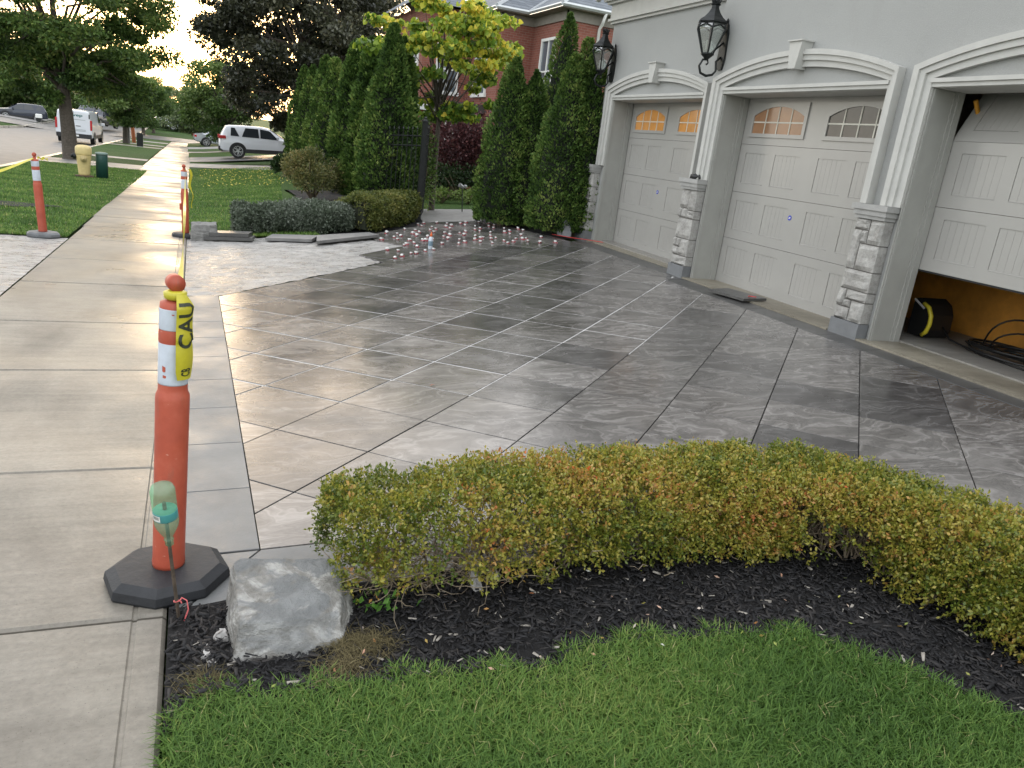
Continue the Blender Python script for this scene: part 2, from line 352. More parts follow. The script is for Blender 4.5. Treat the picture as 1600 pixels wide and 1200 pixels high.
FIELD = [(.245, 2.84), (2.4, 2.84), (2.95, 2.66), (3.3, 2.2), (3.45, 1.2), (3.45, .7), (5.80, .7), (5.82, 8.72), (6.09, 8.95), (6.09, 11.7), (5.95, 12.9), (5.6, 14.2), (5.4, 14.95), (4.15, 15.0), (3.9, 14.4), (2.8, 13.35), (2.75, 12.6), (3.08, 11.95), (2.2, 11.08), (2.40, 10.36), (.245, 8.22)]
driveway = thing('driveway', 'wet driveway of veined grey tiles laid diagonally before the garages', 'driveway'); driveway['kind'] = 'structure'
S = .427; G = .0068
def tile_obj(poly, name, m, parent, top=0., th=.018, ch=.002):
    n_ = len(poly); ccx = sum(p[0] for p in poly)/n_; ccy = sum(p[1] for p in poly)/n_
    inn = []
    for p in poly:
        d = math.hypot(p[0]-ccx, p[1]-ccy) or 1; k = max(0, 1-ch*1.4/d); inn.append((ccx+(p[0]-ccx)*k, ccy+(p[1]-ccy)*k))
    V = [(x, y, h(x, y)+top-th) for x, y in poly]+[(x, y, h(x, y)+top-ch) for x, y in poly]+[(x, y, h(x, y)+top) for x, y in inn]
    F = [tuple(range(2*n_, 3*n_))]+[(i, (i+1) % n_, n_+(i+1) % n_, n_+i) for i in range(n_)]+[(n_+i, n_+(i+1) % n_, 2*n_+(i+1) % n_, 2*n_+i) for i in range(n_)]
    return MB().add(V, F).build(name, m, parent)
TILES = []; BED = [MB(), MB()]
for i in range(-14, 30):
    for j in range(-30, 30):
        cx_, cy_ = .43+S*(i+j+1), 4.20+S*(i-j)
        if not (-.5 < cx_ < 6.6 and .2 < cy_ < 15.6): continue
        grout = cy_ > 5.0+.7*max(0, cx_-2.2); gA, gB = (.013, .021) if grout else (G, G)      # hazed grout spreads along the finished joints
        r2 = .70711; eu, ew = S*r2-gB/2, S*r2-gA/2
        dia = [(cx_+(u_*eu+w_*ew)*r2, cy_+(u_*eu-w_*ew)*r2) for u_, w_ in ((-1, -1), (-1, 1), (1, 1), (1, -1))]
        p = clip(FIELD, dia)
        pb = clip(FIELD, [(cx_-S, cy_), (cx_, cy_-S), (cx_+S, cy_), (cx_, cy_+S)])
        if len(pb) > 2: far_ = cy_ > 5.0+.7*max(0, cx_-2.2); BED[far_].add([(x_, y_, h(x_, y_)-(.004 if far_ else .015)) for x_, y_ in pb], [tuple(range(len(pb)))])
        if len(p) > 2 and area(p) > .004:
            tile_obj(p, 'tile', M_tile, driveway, random.uniform(-.0008, .0012)); TILES.append((cx_, cy_))
BED[0].build('joint_bed', M_bed, driveway); BED[1].build('grouted_joint_bed', M_grout, driveway)
for k in range(9):
    y0 = 2.845+k*.6; y1 = min(y0+.594, 8.33)
    tile_obj([(-.062, y0), (.241, y0), (.241, y1), (-.062, y1)], 'border_tile', M_bord, driveway)
tile_obj([(-.062, 2.83), (-.062, 2.44), (.236, 2.83)], 'border_tile', M_bord, driveway)
tile_obj([(-.05, 2.44), (.1, 2.50), (.85, 2.50), (.85, 2.832), (.245, 2.832)], 'border_tile', M_bord, driveway)
for k in range(3): tile_obj([(.856+k*.6, 2.5), (1.45+k*.6, 2.5), (1.45+k*.6, 2.832), (.856+k*.6, 2.832)], 'border_tile', M_bord, driveway)
for k in range(14):
    y0 = .72+k*.575; y1 = y0+.569
    tile_obj([(5.825, y0), (6.135+.0*k, y0), (6.165, y1), (5.83, y1)], 'dark_border_tile', M_dark, driveway, -.001)
tile_obj([(5.84, 8.78), (6.17, 8.78), (6.44, 9.1), (6.1, 9.1)], 'dark_border_tile', M_dark, driveway, -.001)
for k in range(5):
    y0 = 9.11+k*.62; tile_obj([(6.1, y0), (6.44, y0), (6.46, y0+.614), (6.1, y0+.614)], 'dark_border_tile', M_dark, driveway, -.001)
# rough mortar bed left unfinished beside the tiles
def strip(name, xs, ylo, yhi, off, m, ny=8, jit=0, js=7, kind='structure', parent=None):
    V = []; nxx = len(xs)
    for j in range(ny+1):
        for x in xs:
            y = ylo(x)+(yhi(x)-ylo(x))*j/ny; V.append((x, y, h(x, y)+off+(jit*mnoise.fractal(Vector((x*js*.5, y*js, 1.7)), 1, 2, 4) if jit else 0)))
    F = [(j*nxx+i, j*nxx+i+1, (j+1)*nxx+i+1, (j+1)*nxx+i) for j in range(ny) for i in range(nxx-1)]
    o_ = MB().add(V, F).build(name, m, parent, True)
    if kind: o_['kind'] = kind
    return o_
lerp = lambda pts: (lambda x: float(np.interp(x, [p[0] for p in pts], [p[1] for p in pts])))
lo = lerp([(-.08, 8.34), (.25, 8.34), (2.36, 10.42), (2.4, 10.6), (2.5, 11.36), (3.06, 11.93)])
hi = lerp([(-.08, 13.3), (1.2, 13.2), (2.5, 13.2), (2.8, 12.6), (3.07, 11.97)])
rb = strip('mortar_bed', list(np.linspace(-.08, 3.06, 90)), lo, hi, -.014, M_mortar, 150, .012, 9); tag(rb, 'rough wet mortar bed still waiting for tiles beside the low hedge', 'mortar bed')
la = patch('driveway_apron', -5.4, -1.6, 2.5, 12.35, -.012, M_mortar, 60, 140, jit=.008); tag(la, 'rough wet unfinished driveway apron left of the sidewalk', 'driveway apron')
# ------------------------------------------------------------------ garage front: s runs along the wall towards the lens, v out of the wall, z up
GO = np.array([6.284, 8.85]); ga = math.radians(1.2)
GU = np.array([-math.sin(ga), -math.cos(ga)]); GV = np.array([-math.cos(ga), math.sin(ga)])
def gp(s, v, z):
    p = GO+GU*s+GV*v; return (p[0], p[1], z)
class GB(MB):
    def build(s_, *a, **k): s_.map(gp); return MB.build(s_, *a, **k)
    def sbox(s_, s0, s1, v0, v1, z0, z1): return s_.box(s0, s1, v0, v1, z0, z1)
m, n, b, o = newmat('grey_stucco'); M_stucco = m; v = coords(n)
c = mixc(n, .4, ramp(n, tex(n, .7, 4, .6, v).outputs['Fac'], [(.3, (.33, .332, .320)), (.7, (.375, .377, .363))]), ramp(n, tex(n, 110, 3, .7, v).outputs['Fac'], [(.3, (.29, .292, .281)), (.7, (.405, .407, .392))]))
stn = tex(n, 3, 4, .6, coords(n, (1, 1, .25))); c = mixc(n, ramp(n, stn.outputs['Fac'], [(.62, (0, 0, 0)), (.8, (.25, .25, .25))]), c, (.30, .29, .27))
L(n, c, b.inputs['Base Color']); b.inputs['Roughness'].default_value = .9; b.inputs['Specular IOR Level'].default_value = .2; bump(n, b, tex(n, 130, 4, .7, v).outputs['Fac'], .55, .006)
M_trim = plain('white_moulding', (.49, .485, .455), .6, 0, .06, 5, .12, 90, .3)
M_jamb = plain('grey_jamb_paint', (.34, .337, .31), .5, 0, .06, 4)
M_door = plain('light_grey_door_paint', (.365, .354, .33), .22, 0, .03, 3, .03, 30, .5)
m, n, b, o = newmat('rock_face_stone'); M_rock = m; v = coords(n, rand=True)
c = mixc(n, .5, ramp(n, tex(n, 7, 6, .65, v).outputs['Fac'], [(.3, (.17, .16, .145)), (.5, (.33, .315, .29)), (.7, (.54, .525, .49))]), ramp(n, tex(n, 40, 4, .7, v).outputs['Fac'], [(.3, (.25, .24, .22)), (.7, (.5, .49, .47))]))
L(n, c, b.inputs['Base Color']); b.inputs['Roughness'].default_value = .85; bump(n, b, tex(n, 35, 6, .7, v).outputs['Fac'], .7, .012)
M_cap = plain('cast_stone', (.36, .355, .34), .8, 0, .1, 12, .25, 90, .2)
M_plinth = plain('grey_plinth_stone', (.17, .175, .18), .7, 0, .12, 10, .3, 50)
M_black = plain('black_wrought_metal', (.02, .022, .022), .42, .5, .3, 15, .15, 60)
M_mortarj = plain('stone_joint', (.16, .15, .14), .9)
house = thing('stucco_house', 'grey stucco house front with three arched garage bays', 'house', gp(0, 0, .2))
HI = Matrix.Translation(Vector(gp(0, 0, .2))).inverted()
def hpart(o_, par=None):
    o_.parent = par or house
    if par is None: o_.matrix_parent_inverse = HI
    return o_
V1 = -.28
# wall pieces around the openings, each recess 0.42 deep
BAYS = [(-3.57, -.83, V1), (0.03, 2.74, 0.), (3.25, 5.96, 0.)]
def arch_pts(s0, s1, z0, z1, k=24):
    c_ = (s0+s1)/2; hw = (s1-s0)/2; r_ = z1-z0; R_ = (hw*hw+r_*r_)/(2*r_); zc = z1-R_; a_ = math.asin(hw/R_)
    return [(c_+R_*math.sin(-a_+2*a_*i/k), zc+R_*math.cos(-a_+2*a_*i/k)) for i in range(k+1)]
ZT = 7.2
wl = GB()
def wall_seg(s0, s1, v0, z0, z1): wl.box(s0, s1, v0-.3, v0, z0, z1)
wall_seg(-.33, .03, 0, 0, 2.6); wall_seg(2.74, 3.25, 0, 0, 2.6); wall_seg(5.96, 9.5, 0, 0, 2.6); wall_seg(-.33, 9.5, 0, 2.6, ZT)
wall_seg(-4.0, -3.57, V1, 0, 2.6); wall_seg(-.83, -.331, V1, 0, 2.6); wall_seg(-4.0, -.331, V1, 2.6, 4.35)
wl.box(-4.0, -3.7, -7, V1-.301, 0, 4.35)
hpart(wl.build('wall', M_stucco))
for (s0, s1, v0) in BAYS:
    # jambs with stop mouldings
    for sg, sx in ((1, s0), (-1, s1)):
        j = GB(); a0, a1 = sorted((sx, sx-sg*.02)); j.box(sx-.002 if sg > 0 else sx-.012, sx+.012 if sg > 0 else sx+.002, v0-.37, v0+.03, .2, 2.6)
        for q, (va, vb) in enumerate(((-.02, .012), (-.35, -.28), (-.30, -.24))):
            t_ = .022+.012*(q == 1); j.box(*(sorted((sx+sg*.010, sx+sg*t_))), v0+va, v0+vb, .2, 2.598)
        hpart(j.build('jamb', M_jamb))
    hd = GB(); hd.box(s0+.03, s1-.03, v0-.37, v0+.02, 2.570, 2.599); hd.box(s0, s1, v0+.003, v0+.045, 2.575, 2.612); hd.box(s0-.01, s1+.01, v0+.003, v0+.065, 2.612, 2.648)
    hpart(hd.build('header', M_trim))
    # arched moulding in three steps, running down both sides to the pillar caps
    for k, (w0, w1, pr) in enumerate(((0., .075, .05), (.075, .14, .075), (.14, .205, .095))):
        tm = GB(); wr = .62 if s1 < 5 else .62
        inn = arch_pts(s0-w0+.0, s1+w0*wr, 2.648+w0*.55, 2.83+w0*.86); out = arch_pts(s0-w1, s1+w1*wr, 2.648+w1*.55, 2.83+w1*.86)
        pi = [(s0-w0, 1.50)]+inn+[(s1+w0*wr, 1.50)]; po = [(s0-w1, 1.50)]+out+[(s1+w1*wr, 1.50)]
        V = [(a_, v0+.002, c_) for a_, c_ in pi]+[(a_, v0+.002, c_) for a_, c_ in po]+[(a_, v0+pr, c_) for a_, c_ in pi]+[(a_, v0+pr, c_) for a_, c_ in po]; q = len(pi)
        F = []
        for i in range(q-1): F += [(2*q+i, 2*q+i+1, 3*q+i+1, 3*q+i), (i, 2*q+i, 2*q+i+1, i+1)[::-1], (q+i, q+i+1, 3*q+i+1, 3*q+i)[::-1]]
        tm.add(V, F+[(0, q, 3*q, 2*q), (q-1, 2*q-1, 4*q-1, 3*q-1)])
        for rr in (.35, .7):   # fine beads
            pass
        hpart(tm.build('arch_moulding', M_trim))
    kc = (s0+s1)/2; ks = GB()
    ks.prism([(kc-.055, 2.80), (kc+.055, 2.80), (kc+.105, 3.08), (kc-.105, 3.08)], lambda p: (p[0], v0+.002, p[1]), lambda p: (p[0], v0+.15, p[1]))
    ks.box(kc-.12, kc+.12, v0+.002, v0+.17, 3.08, 3.095)
    hpart(ks.build('keystone', M_trim))
# cornice over the first bay, soffit
co = GB()
for z0, z1, pr in ((3.80, 3.84, .05), (3.84, 3.88, .09), (3.88, 4.10, .06), (4.10, 4.14, .12), (4.14, 4.20, .17), (4.20, 4.30, .22)):
    co.box(-4.0-pr, -.332, V1, V1+pr, z0, z1); co.box(-4.0-pr, -4.0, -6, V1-.001, z0, z1-.001)
hpart(co.build('cornice', M_trim))
sf = GB(); sf.box(-4.75, -.333, -6, V1+.50, 4.302, 4.36); hpart(sf.build('soffit', plain('brown_soffit', (.16, .13, .10), .7)))
fa = GB(); fa.box(-4.80, -.334, -6, V1+.56, 4.361, 4.52); hpart(fa.build('fascia', M_trim))
sc_ = GB(); sc_.lathe([(.03, 0), (.045, .02), (.045, .09), (.02, .1)], 12, (-4.55, V1+.1, 4.2)); hpart(sc_.build('soffit_light', M_white, None, True))
# stone pillars
def pillar(s0, s1, v0, stones, pv=.13):
    P = GB(); P.box(s0+.008, s1-.008, v0+.002, v0+pv-.022, .352, 1.358); body = hpart(P.build('pillar', M_mortarj))
    q = GB(); q.box(s0-.012, s1+.012, v0+.002, v0+pv+.012, .12, .35); hpart(q.build('plinth', M_plinth), body)
    for i, (a_, b_, z0, z1) in enumerate(stones):
        A, B_ = s0+(s1-s0)*a_, s0+(s1-s0)*b_; g = .006; A += g*(a_ > 0); B_ -= g*(b_ < 1); z0 += g; z1 -= g
        k = 6; V = []; r_ = random.random()*50
        for jj in range(k+1):
            for ii in range(k+1):
                u, t = ii/k, jj/k; e = min(u, 1-u, t, 1-t)
                d = pv-.012+(.012+.020*mnoise.fractal(Vector((u*1.6+r_, t*1.6, r_)), 1, 2, 3)+.012)*(1 if e > .01 else 0)
                V.append((A+(B_-A)*u, v0+d, z0+(z1-z0)*t))
        F = [(jj*(k+1)+ii, jj*(k+1)+ii+1, (jj+1)*(k+1)+ii+1, (jj+1)*(k+1)+ii) for jj in range(k) for ii in range(k)]
        n0 = len(V); cor = [0, k, (k+1)**2-1, (k+1)*k]
        V += [(A, v0+.004, z0), (B_, v0+.004, z0), (B_, v0+.004, z1), (A, v0+.004, z1)]
        e0 = [ii for ii in range(k+1)]; e1 = [jj*(k+1)+k for jj in range(k+1)]; e2 = [k*(k+1)+ii for ii in range(k, -1, -1)]; e3 = [jj*(k+1) for jj in range(k, -1, -1)]
        for q_, e in enumerate((e0, e1, e2, e3)): F.append(tuple([n0+q_]+e+[n0+(q_+1) % 4]))
        hpart(GB().add(V, F).build('stone', M_rock), body)
    cp = GB()
    for z0, z1, e in ((1.360, 1.395, .012), (1.395, 1.445, .028), (1.445, 1.497, .046)):
        cp.box(s0-e, s1+e, v0+.002, v0+pv+e+.006, z0, z1)
    hpart(cp.build('cap', M_cap), body)
ST2 = [(0, .52, 1.25, 1.36), (.52, 1, 1.12, 1.36), (0, .30, .86, 1.25), (.30, .52, 1.12, 1.25), (.30, 1, .86, 1.12), (0, 1, .66, .86), (0, .25, .48, .66), (.25, 1, .56, .66), (.25, .5, .48, .56), (.5, 1, .35, .56), (0, .5, .35, .48)]
ST1 = [(0, .55, 1.11, 1.36), (.55, 1, 1.09, 1.36), (0, .25, .98, 1.11), (.25, .55, .98, 1.11), (.55, 1, .98, 1.09), (0, 1, .71, .98), (0, .2, .59, .71), (.2, .45, .59, .71), (0, .45, .48, .59), (.45, 1, .46, .71), (0, 1, .35, .46)]
ST1[9] = (.45, 1, .48, .71); ST1[10] = (0, 1, .35, .48)
pillar(-.38, -.02, 0, ST1); pillar(2.83, 3.19, 0, ST2); pillar(-4.10, -3.72, V1, [(a, c, d, e) for a, c, d, e in ST2])
# concrete sills and garage floors
for (s0, s1, v0) in BAYS:
    sl_ = GB(); sl_.box(s0-.05, s1+.05, v0-.36, v0+.135, .1, .212); hpart(sl_.build('sill', M_sill))
fl = GB(); fl.box(-3.9, 9, -7, -.361, .05, .226); hpart(fl.build('garage_floor', M_floor))
iw = GB(); iw.box(-3.7, 9, -7.1, -7, .2, 3); iw.box(-.5, -.4, -6.9, -.69, .227, 3); iw.box(-3.7, 9, -6.9, -.305, 3, 3.1); iw.box(6.2, 6.3, -6.9, -.39, .227, 3); hpart(iw.build('garage_inner_wall', plain('dim_inner_wall', (.3, .27, .22), .9)))
tk = GB(); tk.tube([(3.33, -.44, 2.52), (3.33, -.60, 2.28)], .02, 6); hpart(tk.build('door_track', plain('orange_track', (.7, .32, .03), .5)))
# ------------------------------------------------------------------ garage doors
M_paneO = plain('pane_warm', (.38, .19, .06), .12, 0, .25, 5, emit=((.75, .33, .08), .035))
M_paneB = plain('pane_tan', (.20, .115, .065), .12, 0, .3, 4, emit=((.5, .24, .1), .02))
M_paneG = plain('pane_grey', (.06, .055, .05), .10, 0, .3, 4)
M_blue = plain('blue_badge', (.03, .05, .45), .4); M_muntin = plain('cream_muntin', (.62, .60, .52), .5)
def garage_door(bay, label, lift, panes, top_tilt):
    s0, s1, v0 = bay; vd = v0-.36; D = thing('garage_door', label, 'garage door', gp(s0, vd, .2+lift), group='panelled garage doors')
    INV = Matrix.Translation(Vector(gp(s0, vd, .2+lift))).inverted()
    def dp(o_, par=None):
        o_.parent = par or D
        if par is None: o_.matrix_parent_inverse = INV
        return o_
    W0, W1 = s0+.012, s1-.012; sw = W1-W0; SH = .602
    mid = [W0+.15, W0+.15+.45, W0+.735, W0+.735+.45]; mid += [W0+sw-(m_-W0) for m_ in mid[::-1]]
    for k in range(4):
        z0 = .205+k*SH+lift; z1 = z0+SH-.004; q = GB(); tilt = 0
        is_win = (k == 3)
        if lift and k >= 2:   # upper sections roll back with the track
            if k == 3: continue
        q.box(W0, W1, vd-.04, vd-.008, z0, z1)
        if not is_win:
            za, zb = z0+.115, z1-.105
            q.box(W0, W1, vd-.008, vd, z0, za); q.box(W0, W1, vd-.008, vd, zb, z1)
            e = [W0]+mid+[W1]
            for i in range(0, 10, 2): q.box(e[i], e[i+1], vd-.008, vd, za, zb)
        else:
            q.box(W0, W1, vd-.008, vd, z0, z1)
        q2 = None
        if lift and k == 2:
            zc = z0; ang = math.radians(28); q.v = [(a_, vd+(b_-vd)*math.cos(ang)-(c_-zc)*math.sin(ang), zc+(c_-zc)*math.cos(ang)+(b_-vd)*math.sin(ang)) for a_, b_, c_ in q.v]
        dp(q.build('section', M_door))
        if not is_win:
            for i in range(4):
                A, B_ = mid[2*i]+.004, mid[2*i+1]-.004; q = GB(); nb = 6
                for t in range(nb):
                    a_ = A+(B_-A)*t/nb; c_ = A+(B_-A)*(t+1)/nb; q.box(a_+.0010, c_-.0010, vd-.0078, vd-.0048, za+.005, zb-.006)
                q.add([(A-.004, vd-.0079, za+.010), (B_+.004, vd-.0079, za+.010), (B_+.004, vd+.003, za), (A-.004, vd+.003, za)], [(0, 1, 2, 3)])
                if lift and k == 2: q.v = [(a_, vd+(b_-vd)*math.cos(ang)-(c_-zc)*math.sin(ang), zc+(c_-zc)*math.cos(ang)+(b_-vd)*math.sin(ang)) for a_, b_, c_ in q.v]
                dp(q.build('panel', M_door))
        else:
            for wi in range(2):
                A = W0+.15 if wi == 0 else W1-.15-1.04; B_ = A+1.04; zb_, zsd, zap = z0+.135, z0+.345, z0+.455; ga_, gb_ = A+.05, B_-.05
                F_ = GB(); ar = arch_pts(ga_, gb_, zsd, zap, 16)
                F_.box(A, B_, vd+.0005, vd+.018, zb_-.045, zb_); F_.box(A, ga_, vd+.0005, vd+.018, zb_, zsd); F_.box(gb_, B_, vd+.0005, vd+.018, zb_, zsd)
                top = zap+.045; q_ = len(ar); V = [(a_, vd+.018, c_) for a_, c_ in ar]+[(a_ if 0 < i < q_-1 else (A if i == 0 else B_), vd+.018, top) for i, (a_, c_) in enumerate(ar)]+[(a_, vd+.0005, c_) for a_, c_ in ar]+[(a_ if 0 < i < q_-1 else (A if i == 0 else B_), vd+.0005, top) for i, (a_, c_) in enumerate(ar)]
                F_.add(V, [(i, i+1, q_+i+1, q_+i) for i in range(q_-1)]+[(2*q_+i, 2*q_+i+1, i+1, i) for i in range(q_-1)]+[(q_+i, q_+i+1, 3*q_+i+1, 3*q_+i) for i in range(q_-1)]+[(0, q_, 3*q_, 2*q_), (q_-1, 3*q_-1, 4*q_-1, 2*q_-1)][:1])
                for tri in (((A, zsd), (ga_, zsd), (A, top)), ((gb_, zsd), (B_, zsd), (B_, top))): F_.prism(tri, lambda p: (p[0], vd+.0005, p[1]), lambda p: (p[0], vd+.018, p[1]))
                wf = dp(F_.build('window', M_door))
                f_ar = lerp(ar); zr = zb_+.135
                for ci in range(4):
                    a_, c_ = ga_+(gb_-ga_)*ci/4, ga_+(gb_-ga_)*(ci+1)/4
                    for ri in range(2):
                        if ri == 0: poly = [(a_, zb_), (c_, zb_), (c_, zr), (a_, zr)]
                        else: poly = [(a_, zr), (c_, zr)]+[(c_+(a_-c_)*t/5, f_ar(c_+(a_-c_)*t/5)) for t in range(6)]
                        dp(GB().prism(poly, lambda p: (p[0], vd+.001, p[1]), lambda p: (p[0], vd+.004, p[1])).build('pane', panes[wi]), wf)
                mu = GB()
                for ci in range(1, 4): x_ = ga_+(gb_-ga_)*ci/4; mu.box(x_-.008, x_+.008, vd+.0045, vd+.012, zb_, f_ar(x_))
                mu.box(ga_, gb_, vd+.0046, vd+.0115, zr-.008, zr+.008); dp(mu.build('muntin', M_muntin), wf)
    if not lift:
        bd = GB(); cc = ((s0+s1)/2-.1, 1.20)
        bd.prism([(cc[0]+.03*math.cos(a*PI/8), cc[1]+.03*math.sin(a*PI/8)) for a in range(16)], lambda p: (p[0], vd+.0005, p[1]), lambda p: (p[0], vd+.005, p[1])); bd.mi = 1
        bd.prism([(cc[0]-.016, cc[1]-.012), (cc[0]+.014, cc[1]-.006), (cc[0]+.016, cc[1]+.012), (cc[0]-.008, cc[1]+.008)], lambda p: (p[0], vd+.0052, p[1]), lambda p: (p[0], vd+.007, p[1]))
        dp(bd.build('badge', [M_blue, M_white]))
    rs = GB(); rs.box(W0+.002, W1-.002, vd-.045, vd-.008, .207+lift-.02 if lift else .213, .2049+lift if lift else .216); dp(rs.build('bottom_seal', M_bed))
    if lift:   # glazed top section, laid back under the ceiling
        q = GB(); q.box(W0, W1, -1.5, -.75, 2.74, 2.78); dp(q.build('section', M_door))
    return D
garage_door(BAYS[0], 'closed grey garage door farthest away with two orange glowing windows', 0, (M_paneO, M_paneO), 0)
garage_door(BAYS[1], 'closed grey garage door in the middle bay with one tan and one dark window', 0, (M_paneB, M_paneG), 0)
garage_door(BAYS[2], 'partly raised grey garage door nearest the camera showing an orange wall beneath', .745, (M_paneG, M_paneG), 1)
# things seen under the raised door
M_plyw = plain('orange_brown_board', (.62, .27, .04), .7, 0, .3, 3, .2, 20)
bo = GB(); k = 24; top = [(1.2+4.9*i/k, 1.06+.02*mnoise.noise(Vector((i*.9, 0, 4)))-(.04 if 3 < i < 6 else 0)) for i in range(k+1)]
bo.prism([(1.2, .227), (6.1, .227)]+top[::-1], lambda p: (p[0], -1.72, p[1]), lambda p: (p[0], -1.70, p[1]))
tag(bo.build('board', M_plyw), 'orange brown sheet standing on the floor inside the open garage bay', 'board')
M_cord = plain('black_rubber_hose', (.012, .012, .012), .45)
hz_ = GB(); pts = []
for i in range(150):
    t = i/149; a_ = t*2*PI*6.3; r_ = .33+.10*math.sin(a_*.37+1)+.05*math.sin(a_*1.3)
    pts.append((3.92+r_*1.15*math.cos(a_)+.08*math.sin(t*9), -1.18+r_*.75*math.sin(a_)+.05*math.cos(t*7), .24+.05*t+.03*abs(math.sin(a_*.7))))
hz_.tube(pts, .011, 5)
for c_, hh in ((3.80, .34), (3.88, .22)):
    hz_.tube([(c_-.30+.6*i/14, -1.25+.1*math.sin(i*.5), .25+hh*math.sin(PI*i/14)) for i in range(15)], .010, 5)
hz_.tube([(3.20, -1.0, .36), (3.35, -.95, .27), (3.8, -.85, .238), (4.6, -.74, .238), (5.3, -.62, .238), (6.0, -.55, .238)], .010, 5)
tag(hz_.build('hose', M_cord, None, True), 'tangled coil of black hose on the floor of the open garage', 'hose')
pw = thing('pressure_washer', 'black machine with yellow handle just inside the raised garage door', 'pressure washer', gp(3.06, -.95, .227)); PI_ = Matrix.Translation(Vector(gp(3.06, -.95, .227))).inverted()
def pp(o_): o_.parent = pw; o_.matrix_parent_inverse = PI_; return o_
q = GB(); q.prism([(-.13, 0), (.10, 0), (.13, .1), (.12, .28), (.06, .40), (-.05, .46), (-.13, .44)], lambda p: (3.06+.85*p[0], -1.15, .235+.85*p[1]), lambda p: (3.06+.85*p[0], -.80, .235+.85*p[1])); pp(q.build('body', M_cord))
q = GB(); q.tube([(3.06+.85*a_, -.79, .24+.85*c_) for a_, c_ in ((.02, .40), (.11, .36), (.165, .27), (.175, .17), (.15, .07), (.10, .02))], .022, 8); pp(q.build('handle', plain('yellow_plastic', (.55, .45, .03), .45), None, True))
q = GB(); q.tube([(2.96, -.785, .60), (3.10, -.785, .53)], .012, 6); pp(q.build('trim_bar', plain('grey_plastic', (.5, .5, .5), .4)))
# ------------------------------------------------------------------ lanterns
M_lglass = plain('lantern_glass', (.35, .40, .37), .06, 0, .2, 6, 0, 60, .8)
def lantern(s, v0, label):
    B = Vector(gp(s, v0, 2.85)); T = thing('wall_lantern', label, 'wall lantern', B, group='carriage lanterns on the garage wall'); IV = Matrix.Translation(B).inverted()
    def lp(o_): o_.parent = T; o_.matrix_parent_inverse = IV; return o_
    cv = v0+.235
    q = GB(); q.prism([(-.05, 2.87), (.05, 2.87), (.075, 3.0), (.06, 3.30), (.03, 3.40), (0, 3.44), (-.03, 3.40), (-.06, 3.30), (-.075, 3.0)], lambda p: (s+p[0], v0+.002, p[1]), lambda p: (s+p[0], v0+.03, p[1]))
    q.lathe([(.012, 0), (.02, .02), (.006, .05)], 8, (s, v0+.02, 3.43)); lp(q.build('backplate', M_black))
    q = GB(); pts = [(s, v0+.03, 3.02), (s, v0+.09, 2.96), (s, v0+.07, 2.85), (s, v0+.11, 2.80), (s, v0+.20, 2.775), (s, v0+.29, 2.80), (s, v0+.325, 2.88), (s, v0+.285, 2.96), (s, v0+.215, 2.965), (s, v0+.20, 2.925), (s, v0+.225, 2.91)]
    q.tube(pts, [.014, .014, .014, .016, .017, .016, .015, .014, .012, .010, .014], 8); q.tube([(s, v0+.02, 3.2), (s, cv, 3.0)], .012, 6); lp(q.build('scroll_bracket', M_black, None, True))
    ring = lambda r, z: [(s+r*math.cos(a*PI/3+PI/6), cv+r*math.sin(a*PI/3+PI/6), z) for a in range(6)]
    q = GB(); r0, r1, r2 = ring(.075, 3.03), ring(.195, 3.32), ring(.165, 3.40)
    for a in range(6):
        q.tube([r0[a], r1[a], r2[a]], .011, 5); q.tube([r0[a], r0[(a+1) % 6]], .012, 5); q.tube([r2[a], r2[(a+1) % 6]], .014, 5)
        mid_ = tuple((x+y)/2 for x, y in zip(r1[a], r1[(a+1) % 6])); q.tube([r1[a], (mid_[0], mid_[1], 3.365), r1[(a+1) % 6]], .010, 5)
    q.lathe([(.02, 0), (.05, .03), (.085, .06), (.08, .075)], 12, (s, cv, 2.965)); lp(q.build('cage', M_black))
    q = GB()
    for a in range(6):
        sh = lambda p: (s+(p[0]-s)*.97, cv+(p[1]-cv)*.97, p[2])
        q.add([sh(r0[a]), sh(r0[(a+1) % 6]), sh(r1[(a+1) % 6]), sh(r1[a])], [(0, 1, 2, 3)]); q.add([sh(r1[a]), sh(r1[(a+1) % 6]), sh(r2[(a+1) % 6]), sh(r2[a])], [(0, 1, 2, 3)])
    lp(q.build('glass', M_lglassT))
    q = GB(); q.lathe([(.012, 0), (.012, .12)], 8, (s+.03, cv, 3.06)); q.lathe([(.012, 0), (.012, .12)], 8, (s-.03, cv, 3.06)); q.lathe([(.012, 0), (.012, .12)], 8, (s, cv+.03, 3.07)); lp(q.build('candle', M_white))
    q = GB(); q.lathe([(.20, 0), (.185, .02), (.13, .06), (.085, .11), (.055, .16), (.05, .2), (.07, .21), (.03, .23)], 6, (s, cv, 3.395), ph=PI/6)
    for a in range(6): aa = a*PI/3; q.tube([(s+.03*math.cos(aa), cv+.03*math.sin(aa), 3.61), (s+.055*math.cos(aa), cv+.055*math.sin(aa), 3.66), (s+.05*math.cos(aa), cv+.05*math.sin(aa), 3.70)], [.014, .012, .003], 5)
    q.lathe([(.02, 0), (.03, .02), (.006, .07)], 8, (s, cv, 3.62)); lp(q.build('crown_roof', M_black))
m, n, b, o = newmat('clear_lantern_glass'); M_lglassT = m
tr = N(n, 'ShaderNodeBsdfTransparent'); tr.inputs[0].default_value = (.75, .80, .77, 1); gl = N(n, 'ShaderNodeBsdfGlossy'); gl.inputs['Roughness'].default_value = .05
x_ = N(n, 'ShaderNodeMixShader'); x_.inputs[0].default_value = .32; L(n, tr.outputs[0], x_.inputs[1]); L(n, gl.outputs[0], x_.inputs[2]); L(n, x_.outputs[0], o.inputs[0])
